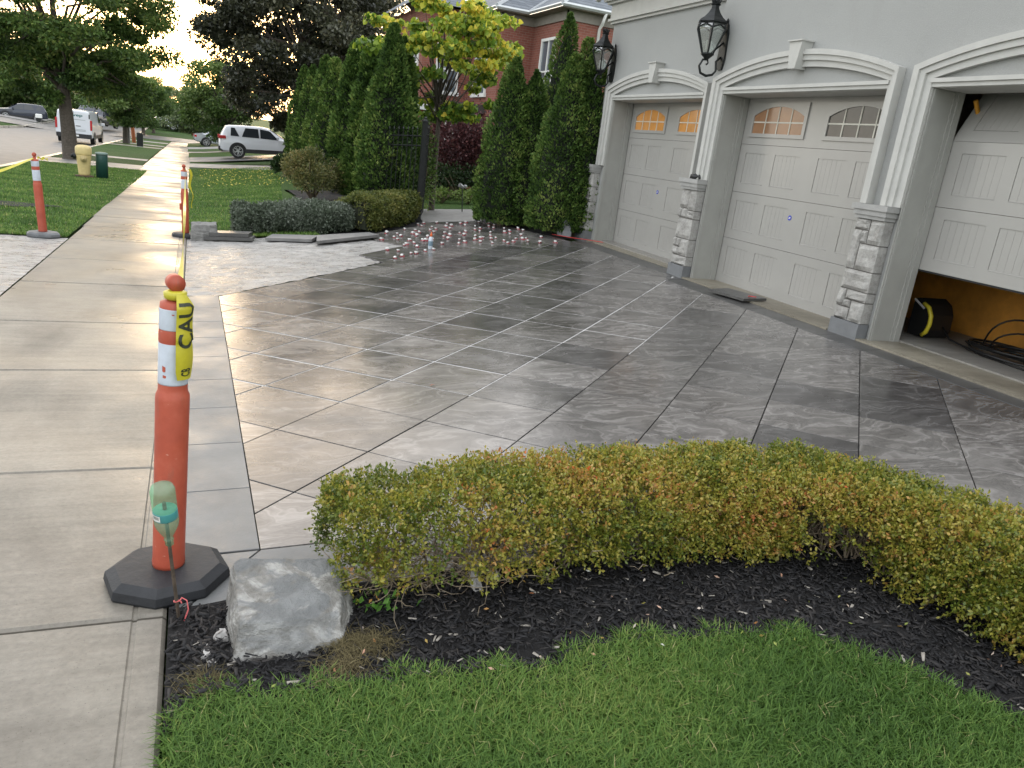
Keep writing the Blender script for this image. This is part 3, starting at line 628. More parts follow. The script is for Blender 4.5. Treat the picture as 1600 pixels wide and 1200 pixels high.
lantern(-.19, 0, 'large black wall lantern between the middle and far garage doors'); lantern(-3.80, V1, 'black wall lantern at the far corner of the grey house')
# black glove on the pillar cap, loose tile, red line, stacked blocks
q = GB(); n0 = 14
V = []; F = []
for j in range(9):
    for i in range(n0):
        a_ = 2*PI*i/n0; t = PI*j/8; rr = 1+.45*mnoise.noise(Vector((math.cos(a_)*1.6, math.sin(a_)*1.6, j*.5)))
        V.append((-.20+.085*rr*math.sin(t)*math.cos(a_), .07+.055*rr*math.sin(t)*math.sin(a_), 1.498+.035+.042*rr*-math.cos(t)))
F = [(j*n0+i, j*n0+(i+1) % n0, (j+1)*n0+(i+1) % n0, (j+1)*n0+i) for j in range(8) for i in range(n0)]
q.add(V, F); q.tube([(-.13, .07, 1.52), (-.10, .09, 1.55), (-.075, .09, 1.51)], .014, 6); q.tube([(-.26, .08, 1.52), (-.285, .09, 1.545), (-.30, .085, 1.51)], .013, 6)
tag(q.build('work_glove', M_cord, None, True), 'crumpled black work glove on the stone pillar cap', 'glove')
a_ = at(1120, 464); c_ = at(1187, 478)
q = MB(); ex = np.array([c_[0]-a_[0], c_[1]-a_[1]]); ey = np.array([-ex[1], ex[0]])*.5
ax_ = [(5.90, 7.88), (6.0, 7.33), (6.36, 7.36), (6.24, 7.95)]
q.prism(ax_, lambda p: (p[0], p[1], .222-.012*(p[0] < 6.1)), lambda p: (p[0], p[1], .252-.012*(p[0] < 6.1))); tag(q.build('loose_tile', M_dark), 'loose dark tile lying askew at the middle garage threshold', 'tile')
q = MB(); q.tube([(6.12+.1*i/5, 7.40+.02*math.sin(i), .259) for i in range(6)], .006, 5); tag(q.build('red_string', plain('red_string', (.55, .05, .05), .7)), 'bit of red string on the loose dark tile', 'string')
q = MB(); q.tube([(5.98, 12.8, .215), (6.2, 12.45, .22), (6.45, 12.25, .225), (6.62, 12.05, .226)], .006, 5); tag(q.build('red_string', MATS['red_string']), 'red mason line along the far garage threshold', 'string')
for i, (z0, hh, dx, w_) in enumerate(((.2, .10, 0, .24), (.30, .10, .01, .20), (.40, .09, .03, .15))):
    q = MB(); q.cbox(6.16+dx, 6.16+dx+w_*.7, 12.75+dx, 12.75+dx+w_, z0, z0+hh, .012)
    tag(q.build('edging_block', plain('pale_grey_block', (.30, .30, .32), .85, 0, .15, 15, .3, 60)) , ('bottom', 'middle', 'top')[i]+' pale grey block of the small stack beside the far pillar', 'block', 'stacked blocks at the garage corner')
# ------------------------------------------------------------------ front bed: mulch, lawn
LE = [(-.06, 1.96), (.05, 2.0), (.35, 1.94), (.73, 1.91), (1.03, 1.85), (1.33, 1.93), (1.65, 1.86), (1.97, 1.80), (2.13, 1.66), (2.23, 1.47), (2.34, 1.30), (2.42, 1.20), (2.6, .9), (2.8, .5)]
# lawn edge as y over x (left part) and the bed behind it
le = lerp(LE)
bed = strip('mulch_bed', list(np.linspace(-.078, 3.7, 70)), lambda x: (le(x)-.12 if x < 2.4 else .3), lambda x: 2.47 if x < 2.5 else 2.47-.5*(x-2.5), .012, M_mulch, 40, .012, 9); tag(bed, 'black bark mulch bed under the front hedge', 'mulch')
fl_ = strip('front_lawn', list(np.linspace(-.078, 2.75, 50)), lambda x: -.5, lambda x: le(x)+.02, -.006, M_lawn, 20, .008, 5); tag(fl_, 'lush green lawn in the foreground', 'lawn')
patch('side_bed', 2.7, 3.9, -.5, 1.4, .002, M_mulch, 4, 6)
def blades(name, n, sampler, hh, wd, label=None, lean=.5, offz=0.):
    P = sampler(n); n = len(P); hgt = hh[0]+(hh[1]-hh[0])*rng.random((n, 1)); a = rng.random(n)*2*PI
    D = np.stack([np.cos(a), np.sin(a), np.zeros(n)], 1); S_ = np.stack([-np.sin(a), np.cos(a), np.zeros(n)], 1)
    ln = lean*(.3+rng.random((n, 1))); wv = wd*(.7+.6*rng.random((n, 1))); up = np.array([[0, 0, 1.]])
    M1 = P+up*hgt*.55+D*hgt*ln*.35; T = P+up*hgt*(.95-.25*ln)+D*hgt*ln
    V = np.stack([P-S_*wv*.5, P+S_*wv*.5, M1+S_*wv*.42, M1-S_*wv*.42, T+S_*wv*.06, T-S_*wv*.06], 1).reshape(-1, 3)
    i = np.arange(n)[:, None]*6; Q = np.concatenate([i+np.array([[0, 1, 2, 3]]), i+np.array([[3, 2, 4, 5]])], 1).reshape(-1, 4)
    r = np.clip(.45+.5*vnoise(P[:, :]*np.array([1, 1, 0]), 1.3/ max(.6, hh[1]*14))+.22*rng.normal(size=n), 0, .9); r[rng.random(n) < .014] = 1
    o_ = arr_mesh(name, V, Q, np.repeat(r, 2), [M_blade]); tag(o_, label, 'grass', kind='stuff'); return o_
def samp_front(n):
    x = rng.uniform(-.075, 2.7, n); y = rng.uniform(.75, 2.02, n); e = np.array([le(a) for a in x]); wob = .03*np.sin(x*23)+.02*np.sin(x*57)
    k = y < e+wob; x, y = x[k], y[k]
    return np.stack([x, y, [h(a, c)-.008 for a, c in zip(x, y)]], 1)
blades('lawn_grass', 150000, samp_front, (.028, .070), .0036, 'long green grass blades of the foreground lawn', .9)
# mulch chips
def chips(name, n, sampler, L0, L1, label, m=None):
    P = sampler(n); n = len(P); a = rng.random(n)*PI*2; tl = rng.normal(size=n)*.28; ln = rng.uniform(L0, L1, n)**1.0; wd = ln*rng.uniform(.12, .35, n); th = wd*.35
    D = np.stack([np.cos(a)*np.cos(tl), np.sin(a)*np.cos(tl), np.sin(tl)], 1); S_ = np.stack([-np.sin(a), np.cos(a), rng.normal(size=n)*.3], 1); U_ = np.cross(D, S_)
    c8 = [(-1, -1, -1), (1, -.6, -1), (1, .6, -1), (-1, 1, -1), (-1, -.8, 1), (1, -.5, 1), (1, .5, 1), (-1, .8, 1)]
    V = np.stack([P+D*(ln/2*x)[:, None]+S_*(wd/2*y)[:, None]+U_*(th/2*z)[:, None] for x, y, z in c8], 1).reshape(-1, 3)
    i = np.arange(n)[:, None]*8; Q = np.concatenate([i+np.array([f]) for f in ((4, 5, 6, 7), (0, 1, 5, 4), (1, 2, 6, 5), (2, 3, 7, 6), (3, 0, 4, 7))], 1).reshape(-1, 4)
    r = np.clip(rng.random(n), 0, 1)**.8; r = np.where(r > .985, 1, r*.93)
    o_ = arr_mesh(name, V, Q, np.repeat(r, 5), [m or M_chip]); return tag(o_, label, 'mulch', kind='stuff')
def samp_bed(n):
    x = rng.uniform(-.07, 3.5, n); y = rng.uniform(.9, 2.48, n); e = np.array([le(a) if a < 2.75 else 0 for a in x])
    k = (y > e-.03) & (y < np.where(x < 2.5, 2.46, 2.46-.5*(x-2.5))); x, y = x[k], y[k]
    return np.stack([x, y, [h(a, c)+.018+.012*mnoise.fractal(Vector((a*4.5, c*9, 1.7)), 1, 2, 4) for a, c in zip(x, y)]+rng.uniform(-.004, .012, len(x))], 1)
chips('mulch_chips', 30000, samp_bed, .010, .042, 'loose shreds of black bark mulch on the front bed')
# ------------------------------------------------------------------ boxwood hedges
M_twig = plain('twig_bark', (.17, .13, .09), .85, 0, .35, 30, .3, 120)
M_twigd = plain('dead_twig', (.25, .20, .14), .85, 0, .3, 30)
M_box1 = leafmat('autumn_boxwood_leaf', [(0, (.045, .075, .012)), (.25, (.10, .13, .018)), (.45, (.20, .20, .03)), (.62, (.30, .25, .045)), (.78, (.32, .19, .05)), (.92, (.30, .12, .04)), (1, (.5, .10, .03))], .3, .38, .5)
def path_pt(C, t):
    t = np.clip(t, 0, 1)*(len(C)-1); i = np.minimum(t.astype(int), len(C)-2); f = (t-i)[:, None]
    A = np.array(C); return A[i]*(1-f)+A[i+1]*f, unit(A[i+1]-A[i])
def hedge_shell(C, n, hw, ht, seed, power=3.2, clump=.10, inset=.09, endr=.16, lowa=.15):
    """points on and just inside the clipped outline of a hedge that follows path C (x, y)"""
    t = rng.random(n); a = rng.uniform(-lowa*PI, (1+lowa)*PI, n)
    P0, T = path_pt(C, t); Nn = np.stack([-T[:, 1], T[:, 0]], 1)
    ca, sa = np.cos(a), np.sin(a); r = (np.abs(ca)**power+np.abs(sa)**power)**(-1/power)
    ln = sum(math.dist(C[i], C[i+1]) for i in range(len(C)-1)); ed = np.minimum(t, 1-t)*ln; er = np.sqrt(np.clip(1-(1-np.clip(ed/endr, 0, 1))**2, .03, 1))
    dep = 1-np.abs(rng.normal(size=n))*inset/hw
    off = r*ca*hw*dep*er; zz = ht*.5+r*sa*ht*.5*dep*(.75+.25*er)
    B = np.stack([P0[:, 0]+Nn[:, 0]*off, P0[:, 1]+Nn[:, 1]*off, zz], 1)
    O_ = unit(np.stack([Nn[:, 0]*ca, Nn[:, 1]*ca, sa+.35], 1))
    w_ = vnoise(B, 1/clump*.35, seed)+.5*vnoise(B, 1/clump, seed+3)
    B = B+O_*(w_*clump*.55)[:, None]
    B[:, 2] += np.array([h(x, y) for x, y in B[:, :2]])
    return B, O_, w_, t
HC = [(.43, 2.49), (1.0, 2.53), (1.5, 2.54), (2.0, 2.52), (2.35, 2.46), (2.60, 2.27), (2.78, 1.98), (2.90, 1.6), (2.96, 1.2), (3.0, .8)]
hedge = thing('boxwood_hedge', 'clipped boxwood hedge turning amber and yellow along the front of the driveway', 'hedge', (1.6, 2.5, h(1.6, 2.5))); HEI = Matrix.Translation(Vector((1.6, 2.5, h(1.6, 2.5)))).inverted()
def par_world(o_, p): o_.parent = p; o_.matrix_parent_inverse = Matrix.Translation(p.location).inverted(); return o_
def sprigs(name, B, O_, rr, per, spread, Ln, Wd, m, parent):
    n = len(B); Dm = unit(O_+rng.normal(size=(n, 3))*.45)
    P = np.repeat(B, per, 0)+np.repeat(Dm, per, 0)*(rng.random((n*per, 1))*spread)+rng.normal(size=(n*per, 3))*spread*.16
    D = unit(np.repeat(Dm, per, 0)*.7+rng.normal(size=(n*per, 3))*.75)
    sc = .7+.6*rng.random(n*per)
    r = np.clip(np.repeat(rr, per)+rng.normal(size=n*per)*.07, 0, 1)
    return leaves(name, P, D, Ln*sc, Wd*sc, r, m, parent)
B, O_, w_, t = hedge_shell(HC, 27000,   .29, .37, 1, lowa=.25, inset=.07, clump=.11)
gapn = vnoise(B, 4.5, 9)
low = B[:, 2] < np.array([h(x, y) for x, y in B[:, :2]])+.12
front = O_[:, 1] < .2
keep = ~(low & (rng.random(len(B)) < np.where(B[:, 0] < 1.15, .72, .55))) & ~((gapn > .28) & (rng.random(len(B)) < .8) & (O_[:, 2] < .75))
keep &= ~((B[:, 2] < .17) & (B[:, 0] > .5) & (B[:, 0] < 1.1) & (rng.random(len(B)) < .8)) & ~((B[:, 2] < .30) & (B[:, 0] > .6) & (B[:, 0] < 1.2) & (rng.random(len(B)) < .45)) & ~((B[:, 0] > 2.30) & (B[:, 0] < 2.55) & (B[:, 1] < 2.4) & (B[:, 2] < .34) & (rng.random(len(B)) < .8))
B, O_ = B[keep], O_[keep]
rust = np.exp(-((B[:, 0]-1.55)/.75)**2)*.30+.10*np.exp(-((B[:, 0]-2.7)/.3)**2)+np.clip(B[:, 2]-.30, 0, .15)*1.6*np.exp(-((B[:, 0]-1.75)/.8)**2)
rr = .32+rust*.62+.34*vnoise(B, 3.2, 5)+.14*rng.normal(size=len(B))
par_world(tag(sprigs('foliage', B, O_, np.clip(rr, 0, .88), 9, .042, .0158, .0092, M_box1, None), kind='stuff'), hedge)
# branches
tw = MB(); tw2 = MB()
for i in range(150):
    t0 = random.uniform(.035, 1); p0, T0 = path_pt(HC, np.array([t0])); bx, by = p0[0]+rng.normal(size=2)*.06; bz = h(bx, by)
    for k in range(5):
        a_ = random.uniform(0, 2*PI); sp = random.uniform(.06, .21)*(1 if t0 > .07 else .5); hz2 = random.uniform(.15, .345); q1 = (bx+math.cos(a_)*sp*.35+random.gauss(0, .02), by+math.sin(a_)*sp*.35+random.gauss(0, .02), bz+hz2*.45); q2 = (bx+math.cos(a_)*sp*.8, by+math.sin(a_)*sp*.8, bz+hz2*.75+random.gauss(0, .02)); q3 = (bx+math.cos(a_)*sp+random.gauss(0, .02), by+math.sin(a_)*sp, bz+hz2)
        (tw if k < 3 else tw2).tube([(bx, by, bz), q1, q2, q3], [.0055, .0042, .003, .0016], 4, False)
for i in range(420):   # dead lower twigs
    if random.random() < .8: bx, by = random.uniform(.55, 1.25), random.uniform(2.28, 2.5)
    else: bx, by = random.uniform(1.3, 2.75), random.uniform(2.2, 2.45)
    if bx > 2.35: by -= (bx-2.35)*.8
    a_ = random.uniform(0, 2*PI); ln = random.uniform(.07, .24)*(1 if bx < 1.3 else .6); z = h(bx, by)+random.uniform(.03, .2)
    p = [(bx, by, z)]; dz = random.uniform(.0, .7)
    for k in range(4): a_ += random.gauss(0, .35); p.append((p[-1][0]+math.cos(a_)*ln/4, p[-1][1]+math.sin(a_)*ln/4, max(h(bx, by)+.02, p[-1][2]+dz*ln/4+random.gauss(0, .01))))
    tw2.tube(p, [.0026, .0023, .002, .0016, .0011], 3, False)
par_world(tag(tw.build('branches', M_twig, None, True), kind='stuff'), hedge); par_world(tag(tw2.build('dead_twigs', M_twigd, None, True), kind='stuff'), hedge)
# ------------------------------------------------------------------ boulder and other stones
m, n, b, o = newmat('limestone_boulder'); M_boul = m; v = coords(n)
geo = N(n, 'ShaderNodeNewGeometry'); sx_ = N(n, 'ShaderNodeSeparateXYZ'); L(n, geo.outputs['Normal'], sx_.inputs[0])
z1 = tex(n, 9, 7, .65, coords(n, (1, 1, 2.2)), .6); z2 = tex(n, 40, 5, .7, v); z3 = tex(n, 5, 5, .6, v, .8)
c = ramp(n, z1.outputs['Fac'], [(.3, (.075, .068, .058)), (.42, (.15, .14, .122)), (.52, (.25, .24, .22)), (.60, (.50, .49, .465))])
c = mixc(n, .35, c, ramp(n, z2.outputs['Fac'], [(.3, (.14, .13, .115)), (.7, (.46, .45, .42))]))
blue = ramp(n, z3.outputs['Fac'], [(.46, (0, 0, 0)), (.52, (.75, .75, .75))]); upm = N(n, 'ShaderNodeMath', operation='MULTIPLY'); L(n, sx_.outputs['Z'], upm.inputs[0]); L(n, blue, upm.inputs[1]); upm.use_clamp = True
c = mixc(n, upm.outputs[0], c, (.175, .185, .19)); L(n, c, b.inputs['Base Color']); b.inputs['Roughness'].default_value = .8
hh_ = N(n, 'ShaderNodeMath', operation='ADD'); L(n, z1.outputs['Fac'], hh_.inputs[0]); L(n, z2.outputs['Fac'], hh_.inputs[1]); bump(n, b, hh_.outputs[0], 1.0, .02)
def rock(name, corners, m, amp, cuts=5, seed=0, chops=()):
    """8 corners (bottom 4, top 4) -> subdivided, chipped block"""
    bm = bmesh.new(); vs_ = [bm.verts.new(c) for c in corners]
    for f in ((3, 2, 1, 0), (4, 5, 6, 7), (0, 1, 5, 4), (1, 2, 6, 5), (2, 3, 7, 6), (3, 0, 4, 7)): bm.faces.new([vs_[i] for i in f])
    cen_ = sum((Vector(c_) for c_ in corners), Vector())/8
    if chops:      # break off corners and edges along flat fracture planes
        for dx, dy, dz, k_ in chops:
            d_ = Vector((dx, dy, dz)).normalized(); far_ = max((v_.co-cen_).dot(d_) for v_ in bm.verts)
            bmesh.ops.bisect_plane(bm, geom=bm.verts[:]+bm.edges[:]+bm.faces[:], plane_co=cen_+d_*far_*k_, plane_no=d_, clear_outer=True)
            bmesh.ops.holes_fill(bm, edges=[e for e in bm.edges if e.is_boundary], sides=0)
        bmesh.ops.bevel(bm, geom=list(bm.edges), offset=.005, segments=1, affect='EDGES')
    else: bmesh.ops.bevel(bm, geom=list(bm.edges), offset=.02+amp*.3, segments=2, affect='EDGES', profile=.6)
    bmesh.ops.triangulate(bm, faces=bm.faces[:])
    for _ in range(cuts):
        es = [e for e in bm.edges if e.calc_length() > .005+amp*.2]
        if not es or len(bm.faces) > 24000: break
        bmesh.ops.subdivide_edges(bm, edges=es, cuts=1); bmesh.ops.triangulate(bm, faces=bm.faces[:])
    bm.normal_update()
    for v_ in bm.verts:
        p = v_.co; d = mnoise.fractal(p*7+Vector((seed, 0, 0)), 1, 2, 5)*amp+(abs(mnoise.noise(p*4+Vector((0, seed, 0)))) - .25)*amp*1.3
        st = (mnoise.fractal(Vector((p.x*14, p.y*14, p.z*60+seed)), 1, 2, 3)*.30+abs(mnoise.noise(p*22))*.35)*amp
        v_.co = p+v_.normal*(d+st)
    me = bpy.data.meshes.new(name); bm.to_mesh(me); bm.free()
    o_ = link(name, me, None, [m]); return o_
zb = h(.3, 2.35)-.03
bo_ = rock('boulder', [(.095, 2.09, zb), (.44, 2.06, zb), (.535, 2.32, zb), (.10, 2.52, zb), (.130, 2.17, .130), (.44, 2.16, .115), (.49, 2.46, .145), (.125, 2.50, .168)], M_boul, .0085, 6, 3, ((-1, -1, .5, .93), (1, -1, .5, .92), (1, .4, .9, .93), (.1, -1, 1, .90), (.8, -1, -.3, .95), (1, .9, .1, .93), (-1, .9, .3, .93), (-.5, -.2, 1, .95)))
tag(bo_, 'large weathered limestone boulder with blue grey top beside the octagonal base', 'boulder')
bk = at(319, 374)
b2_ = rock('stone_block', [(bk[0]-.19, bk[1]-.08, bk[2]-.03), (bk[0]+.19, bk[1]-.1, bk[2]-.03), (bk[0]+.19, bk[1]+.22, bk[2]-.03), (bk[0]-.19, bk[1]+.22, bk[2]-.03), (bk[0]-.185, bk[1]-.06, bk[2]+.22), (bk[0]+.18, bk[1]-.08, bk[2]+.25), (bk[0]+.18, bk[1]+.2, bk[2]+.26), (bk[0]-.18, bk[1]+.2, bk[2]+.24)], plain('rough_grey_stone', (.20, .195, .185), .85, 0, .3, 14, .5, 50), .018, 4, 8)
tag(b2_, 'squared grey stone block at the end of the low silvery hedge', 'stone block')
for i, (px, py, s_) in enumerate(((345, 1003, .030), (323, 1033, .022), (331, 1044, .015), (770, 908, .028), (743, 930, .030), (320, 1020, .014))):
    p = at(px, py); r_ = s_
    if i == 4:
        q = rock('stone_shard', [(p[0]-.02, p[1]-.01, p[2]+.03), (p[0]+.03, p[1]-.01, p[2]+.02), (p[0]+.03, p[1]+.0, p[2]+.025), (p[0]-.02, p[1]+.0, p[2]+.035), (p[0]-.035, p[1]+.01, p[2]+.085), (p[0]+.0, p[1]+.01, p[2]+.075), (p[0]+.0, p[1]+.018, p[2]+.08), (p[0]-.035, p[1]+.018, p[2]+.09)], M_shard, .004, 2, i)
    else:
        if i == 0: M_shard = plain('pale_stone', (.42, .40, .38), .7, 0, .25, 30, .3, 80)
        q = rock('stone_shard', [(p[0]-r_, p[1]-r_*.7, p[2]), (p[0]+r_, p[1]-r_*.8, p[2]), (p[0]+r_*.9, p[1]+r_*.7, p[2]), (p[0]-r_, p[1]+r_*.7, p[2]), (p[0]-r_*.5, p[1]-r_*.4, p[2]+r_*1.3), (p[0]+r_*.7, p[1]-r_*.5, p[2]+r_*1.6), (p[0]+r_*.5, p[1]+r_*.4, p[2]+r_*1.8), (p[0]-r_*.6, p[1]+r_*.4, p[2]+r_*1.2)], M_shard, .004, 2, i)
    tag(q, ['largest pale stone shard on the mulch left of the boulder', 'elongated grey stone shard on the mulch near the lawn', 'small white stone chip on the mulch nearest the lawn', 'tan stone chip at the foot of the hedge', 'white forked shard leaning under the hedge', 'small grey stone chip between sidewalk and boulder'][i], 'stone', 'loose stones on the mulch')
# dry grass clumps beside the boulder
def samp_dry(n):
    x = np.concatenate([rng.normal(.50, .05, n//2), rng.normal(.42, .045, n//4), rng.normal(.02, .03, n//4)]); y = np.concatenate([rng.normal(2.09, .03, n//2), rng.normal(1.99, .035, n//4), rng.normal(2.02, .02, n//4)])
    return np.stack([x, y, [h(a, c)+.02 for a, c in zip(x, y)]], 1)
M_keep = M_blade; M_blade = leafmat('dry_grass', [(0, (.05, .042, .02)), (.6, (.11, .09, .045)), (1, (.2, .17, .09))], .2, .7, .2)
blades('dry_grass', 1300, samp_dry, (.012, .035), .002, 'dry straw coloured grass clippings by the boulder', 2.6); M_blade = M_keep
# small weeds by boulder
q = rng.normal(size=(26, 3))*np.array([[.035, .02, .012]])+np.array([[.60, 2.28, h(.6, 2.28)+.045]])
tag(leaves('weed', q, unit(np.stack([rng.normal(size=26), rng.normal(size=26)-.5, .4+rng.random(26)], 1)), .035, .022, rng.random(26), leafmat('weed_leaf', [(0, (.05, .13, .02)), (1, (.10, .21, .04))], .3)), 'small green weeds between boulder and hedge', 'weed', kind='stuff')
M_flt = leafmat('litter_leaf', [(0, (.45, .38, .10)), (.4, (.12, .2, .04)), (.7, (.4, .15, .06)), (1, (.6, .57, .5))], .2)
q = at(0, 900); xx = rng.uniform(.2, 2.7, 120); yy = rng.uniform(1.3, 2.35, 120); k = yy > np.array([le(a) for a in xx])-.1; xx, yy = xx[k], yy[k]
tag(leaves('litter', np.stack([xx, yy, [h(a, c)+.035 for a, c in zip(xx, yy)]], 1), np.concatenate([rng.normal(size=(len(xx), 2)), rng.normal(size=(len(xx), 1))*.2], 1), .022, .009, rng.random(len(xx))**.6, M_flt), 'scattered tiny fallen leaves and pale bits on the mulch', 'litter', kind='stuff')
lf = at(671, 604); tag(leaves('fallen_leaf', lf[None, :]+np.array([[0, 0, .006]]), np.array([[1., .3, .1]]), .05, .03, np.array([.7]), leafmat('brown_leaf', [(0, (.10, .03, .02)), (1, (.14, .05, .03))], .1)), 'single brown fallen leaf lying on the tiles', 'leaf')
# ------------------------------------------------------------------ delineator posts
m, n, b, o = newmat('orange_plastic'); M_orange = m; v = coords(n)
c = ramp(n, tex(n, 5, 6, .65, v).outputs['Fac'], [(.3, (.32, .055, .030)), (.55, (.42, .08, .042)), (.75, (.50, .125, .075))])
c = mixc(n, ramp(n, tex(n, 26, 5, .7, coords(n, (1, 1, .18))).outputs['Fac'], [(.58, (0, 0, 0)), (.72, (.4, .4, .4))]), c, (.20, .10, .07))
c = mixc(n, ramp(n, tex(n, 55, 3, .6, coords(n, (.5, .5, 1.4))).outputs['Fac'], [(.70, (0, 0, 0)), (.74, (.6, .6, .6))]), c, (.62, .36, .28))
L(n, c, b.inputs['Base Color']); L(n, ramp(n, tex(n, 8, 4, .6, v).outputs['Fac'], [(.3, (.35,)*3), (.7, (.65,)*3)]), b.inputs['Roughness']); bump(n, b, tex(n, 30, 5, .6, v).outputs['Fac'], .12, .004)
M_refl = plain('white_reflective_band', (.50, .54, .60), .45, 0, .10, 25, .05, 60)
M_rub = plain('black_rubber_base', (.018, .019, .022), .6, 0, .4, 8, .25, 50)
M_rub2 = plain('grey_rubber_base', (.12, .125, .13), .6, 0, .3, 8, .2, 50)
def post(loc, label, rot, rub, lean=(0, 0), tabs=False):
    T = thing('delineator_post', label, 'traffic post', loc, rot, 'orange delineator posts')
    q = MB(); q.lathe([(.208, 0), (.214, .012), (.208, .040), (.176, .062), (.07, .066)], 8, ph=PI/8, sx=1, sy=.92); q.build('base', rub, T)
    q = MB(); q.lathe([(.0535, .062), (.0548, .08), (.053, .10), (.054, .69), (.053, .705), (.0475, .718), (.0462, .73), (.0462, .885), (.0475, .89), (.0475, .925), (.0462, .93), (.0462, 1.0), (.0445, 1.018), (.027, 1.026), (.020, 1.03), (.020, 1.055)], 28); pole = q.build('pole', M_orange, T, True)
    q = MB(); q.lathe([(.0470, .745), (.0474, .750), (.0474, .884), (.0470, .885)], 28); q.build('reflective_band', M_refl, T, True)
    q = MB(); q.lathe([(.0470, .931), (.0474, .934), (.0474, .998), (.0470, 1.0)], 28); q.build('reflective_band', M_refl, T, True)
    q = MB(); q.tube([(.0, .022, 1.082), (.0, -.022, 1.082)], .027, 18); q.build('handle_knob', M_orange, T, True)
    if lean != (0, 0):
        for ch in T.children:
            if ch.name.split('.')[0] != 'base': ch.rotation_euler = (lean[0], lean[1], 0)
    return T
pA = post((-.085, 2.68, zs(2.68)+.002), 'nearest orange delineator post on black octagonal rubber base by the boulder', .25, M_rub, (0, .032))
p2 = at(288, 370); pB = post((p2[0]+.02, p2[1], p2[2]), 'orange delineator post beside the grey stone block at the sidewalk edge', .1, M_rub, (0, -.02))
p3 = at(68, 369); pC = post((p3[0], p3[1], p3[2]), 'leaning orange delineator post on grey base at the lawn corner left of the sidewalk', .2, M_rub2, (0, -.05))
q = MB(); q.box(-.085, -.062, -.03, .03, .42, .52); q.build('side_tab', M_orange, pB)
# peeled patches on the near bands
for (a0, z0, w0, h0) in ((-1.02, .962, .016, .016), (-.93, .945, .012, .020), (-.9, .955, .01, .028), (-1.9, .985, .004, .004), (-2.45, .80, .006, .02), (-2.4, .775, .006, .01)):
    V = []; q = MB()
    for u in (-1, 0, 1):
        aa = a0+u*w0/.0476
        V += [(  .0478*math.cos(aa),   .0478*math.sin(aa), z0-h0/2*(1-.3*abs(u))), (  .0478*math.cos(aa),   .0478*math.sin(aa), z0+h0/2*(1-.2*u))]
    q.add(V, [(0, 2, 3, 1), (2, 4, 5, 3)]); o_ = q.build('peeled_patch', M_orange, pA); o_.rotation_euler = (0, .032, 0)
# ------------------------------------------------------------------ caution tape
M_tape = plain('yellow_caution_tape', (.50, .44, .03), .38, 0, .12, 20); M_ink = plain('black_ink', (.03, .035, .02), .5)
def ribbon(pts, wv, name, m, parent=None):
    V = []; 
    for p, w_ in zip(pts, wv): V += [tuple(np.array(p)-np.array(w_)), tuple(np.array(p)+np.array(w_))]
    return MB().add(V, [(2*i, 2*i+1, 2*i+3, 2*i+2) for i in range(len(pts)-1)]).build(name, m, parent, True)
zA = zs(2.68)
A = np.array([-.045, 2.70, zA+1.045]); Bp = np.array([p2[0]+.02, p2[1], p2[2]+1.045]); Cp = np.array([p3[0]-.055, p3[1], p3[2]+1.04])
def sag(a, c, n, s, wd, tw=0):
    P = [a+(c-a)*i/n+np.array([0, 0, -s*4*(i/n)*(1-i/n)]) for i in range(n+1)]; d = _n(c-a); sd_ = _n(np.cross(d, [0, 0, 1]))
    W = [(sd_*math.cos(tw*i/n)+np.array([0, 0, 1])*math.sin(tw*i/n))*wd for i in range(n+1)]; return P, W
P, W = sag(A, Bp, 40, .30, .014, 5); tag(ribbon(P, W, 'caution_tape', M_tape), 'yellow caution tape stretched between the two posts along the sidewalk edge', 'caution tape')
P, W = sag(Cp, Cp+np.array([-2.2, -3.0, -.35]), 30, .25, .022, 4); tag(ribbon(P, W, 'caution_tape', M_tape), 'yellow caution tape running out of view from the leaning post', 'caution tape')
# hanging end with lettering, wrapped round the neck and down over the white bands of the near post
T = thing('tape_end', 'loose hanging end of yellow tape with black CA lettering on the nearest post', 'caution tape', (-.085, 2.68, zA+1.06))
cx0, cy0 = -.085, 2.68
def tp(u, z):     # tape surface: u across (-.5..5), z height above the pavement
    a0 = -.88; r_ = .0500+.009*math.sin((z-.74)*14)**2+(.006 if z > .9 else .012*(.9-z)); aa = a0+u*.060/.0500*(1 if z > .80 else .55+.45*(z-.72)/.08)
    if z > 1.015: k_ = (z-1.015)/.045; r_ = r_*(1-k_)+.026*k_
    return (cx0+.032*z+r_*math.cos(aa)+.02*(.9-z if z < .9 else 0), cy0+r_*math.sin(aa)-.004, zA+z)
zz = [1.055-.0105*i for i in range(28)]
V = [tp(u, z) for z in zz for u in (-.5, -.25, 0, .25, .5)]; F = [(5*i+j, 5*i+j+1, 5*i+j+6, 5*i+j+5) for i in range(27) for j in range(4)]
par_world(MB().add(V, F).build('tape', M_tape, None, True), T)
q = MB(); q.lathe([(.024, 1.03), (.034, 1.036), (.036, 1.055), (.027, 1.06)], 16, (cx0+.033, cy0, zA)); par_world(q.build('wrap', M_tape, None, True), T)
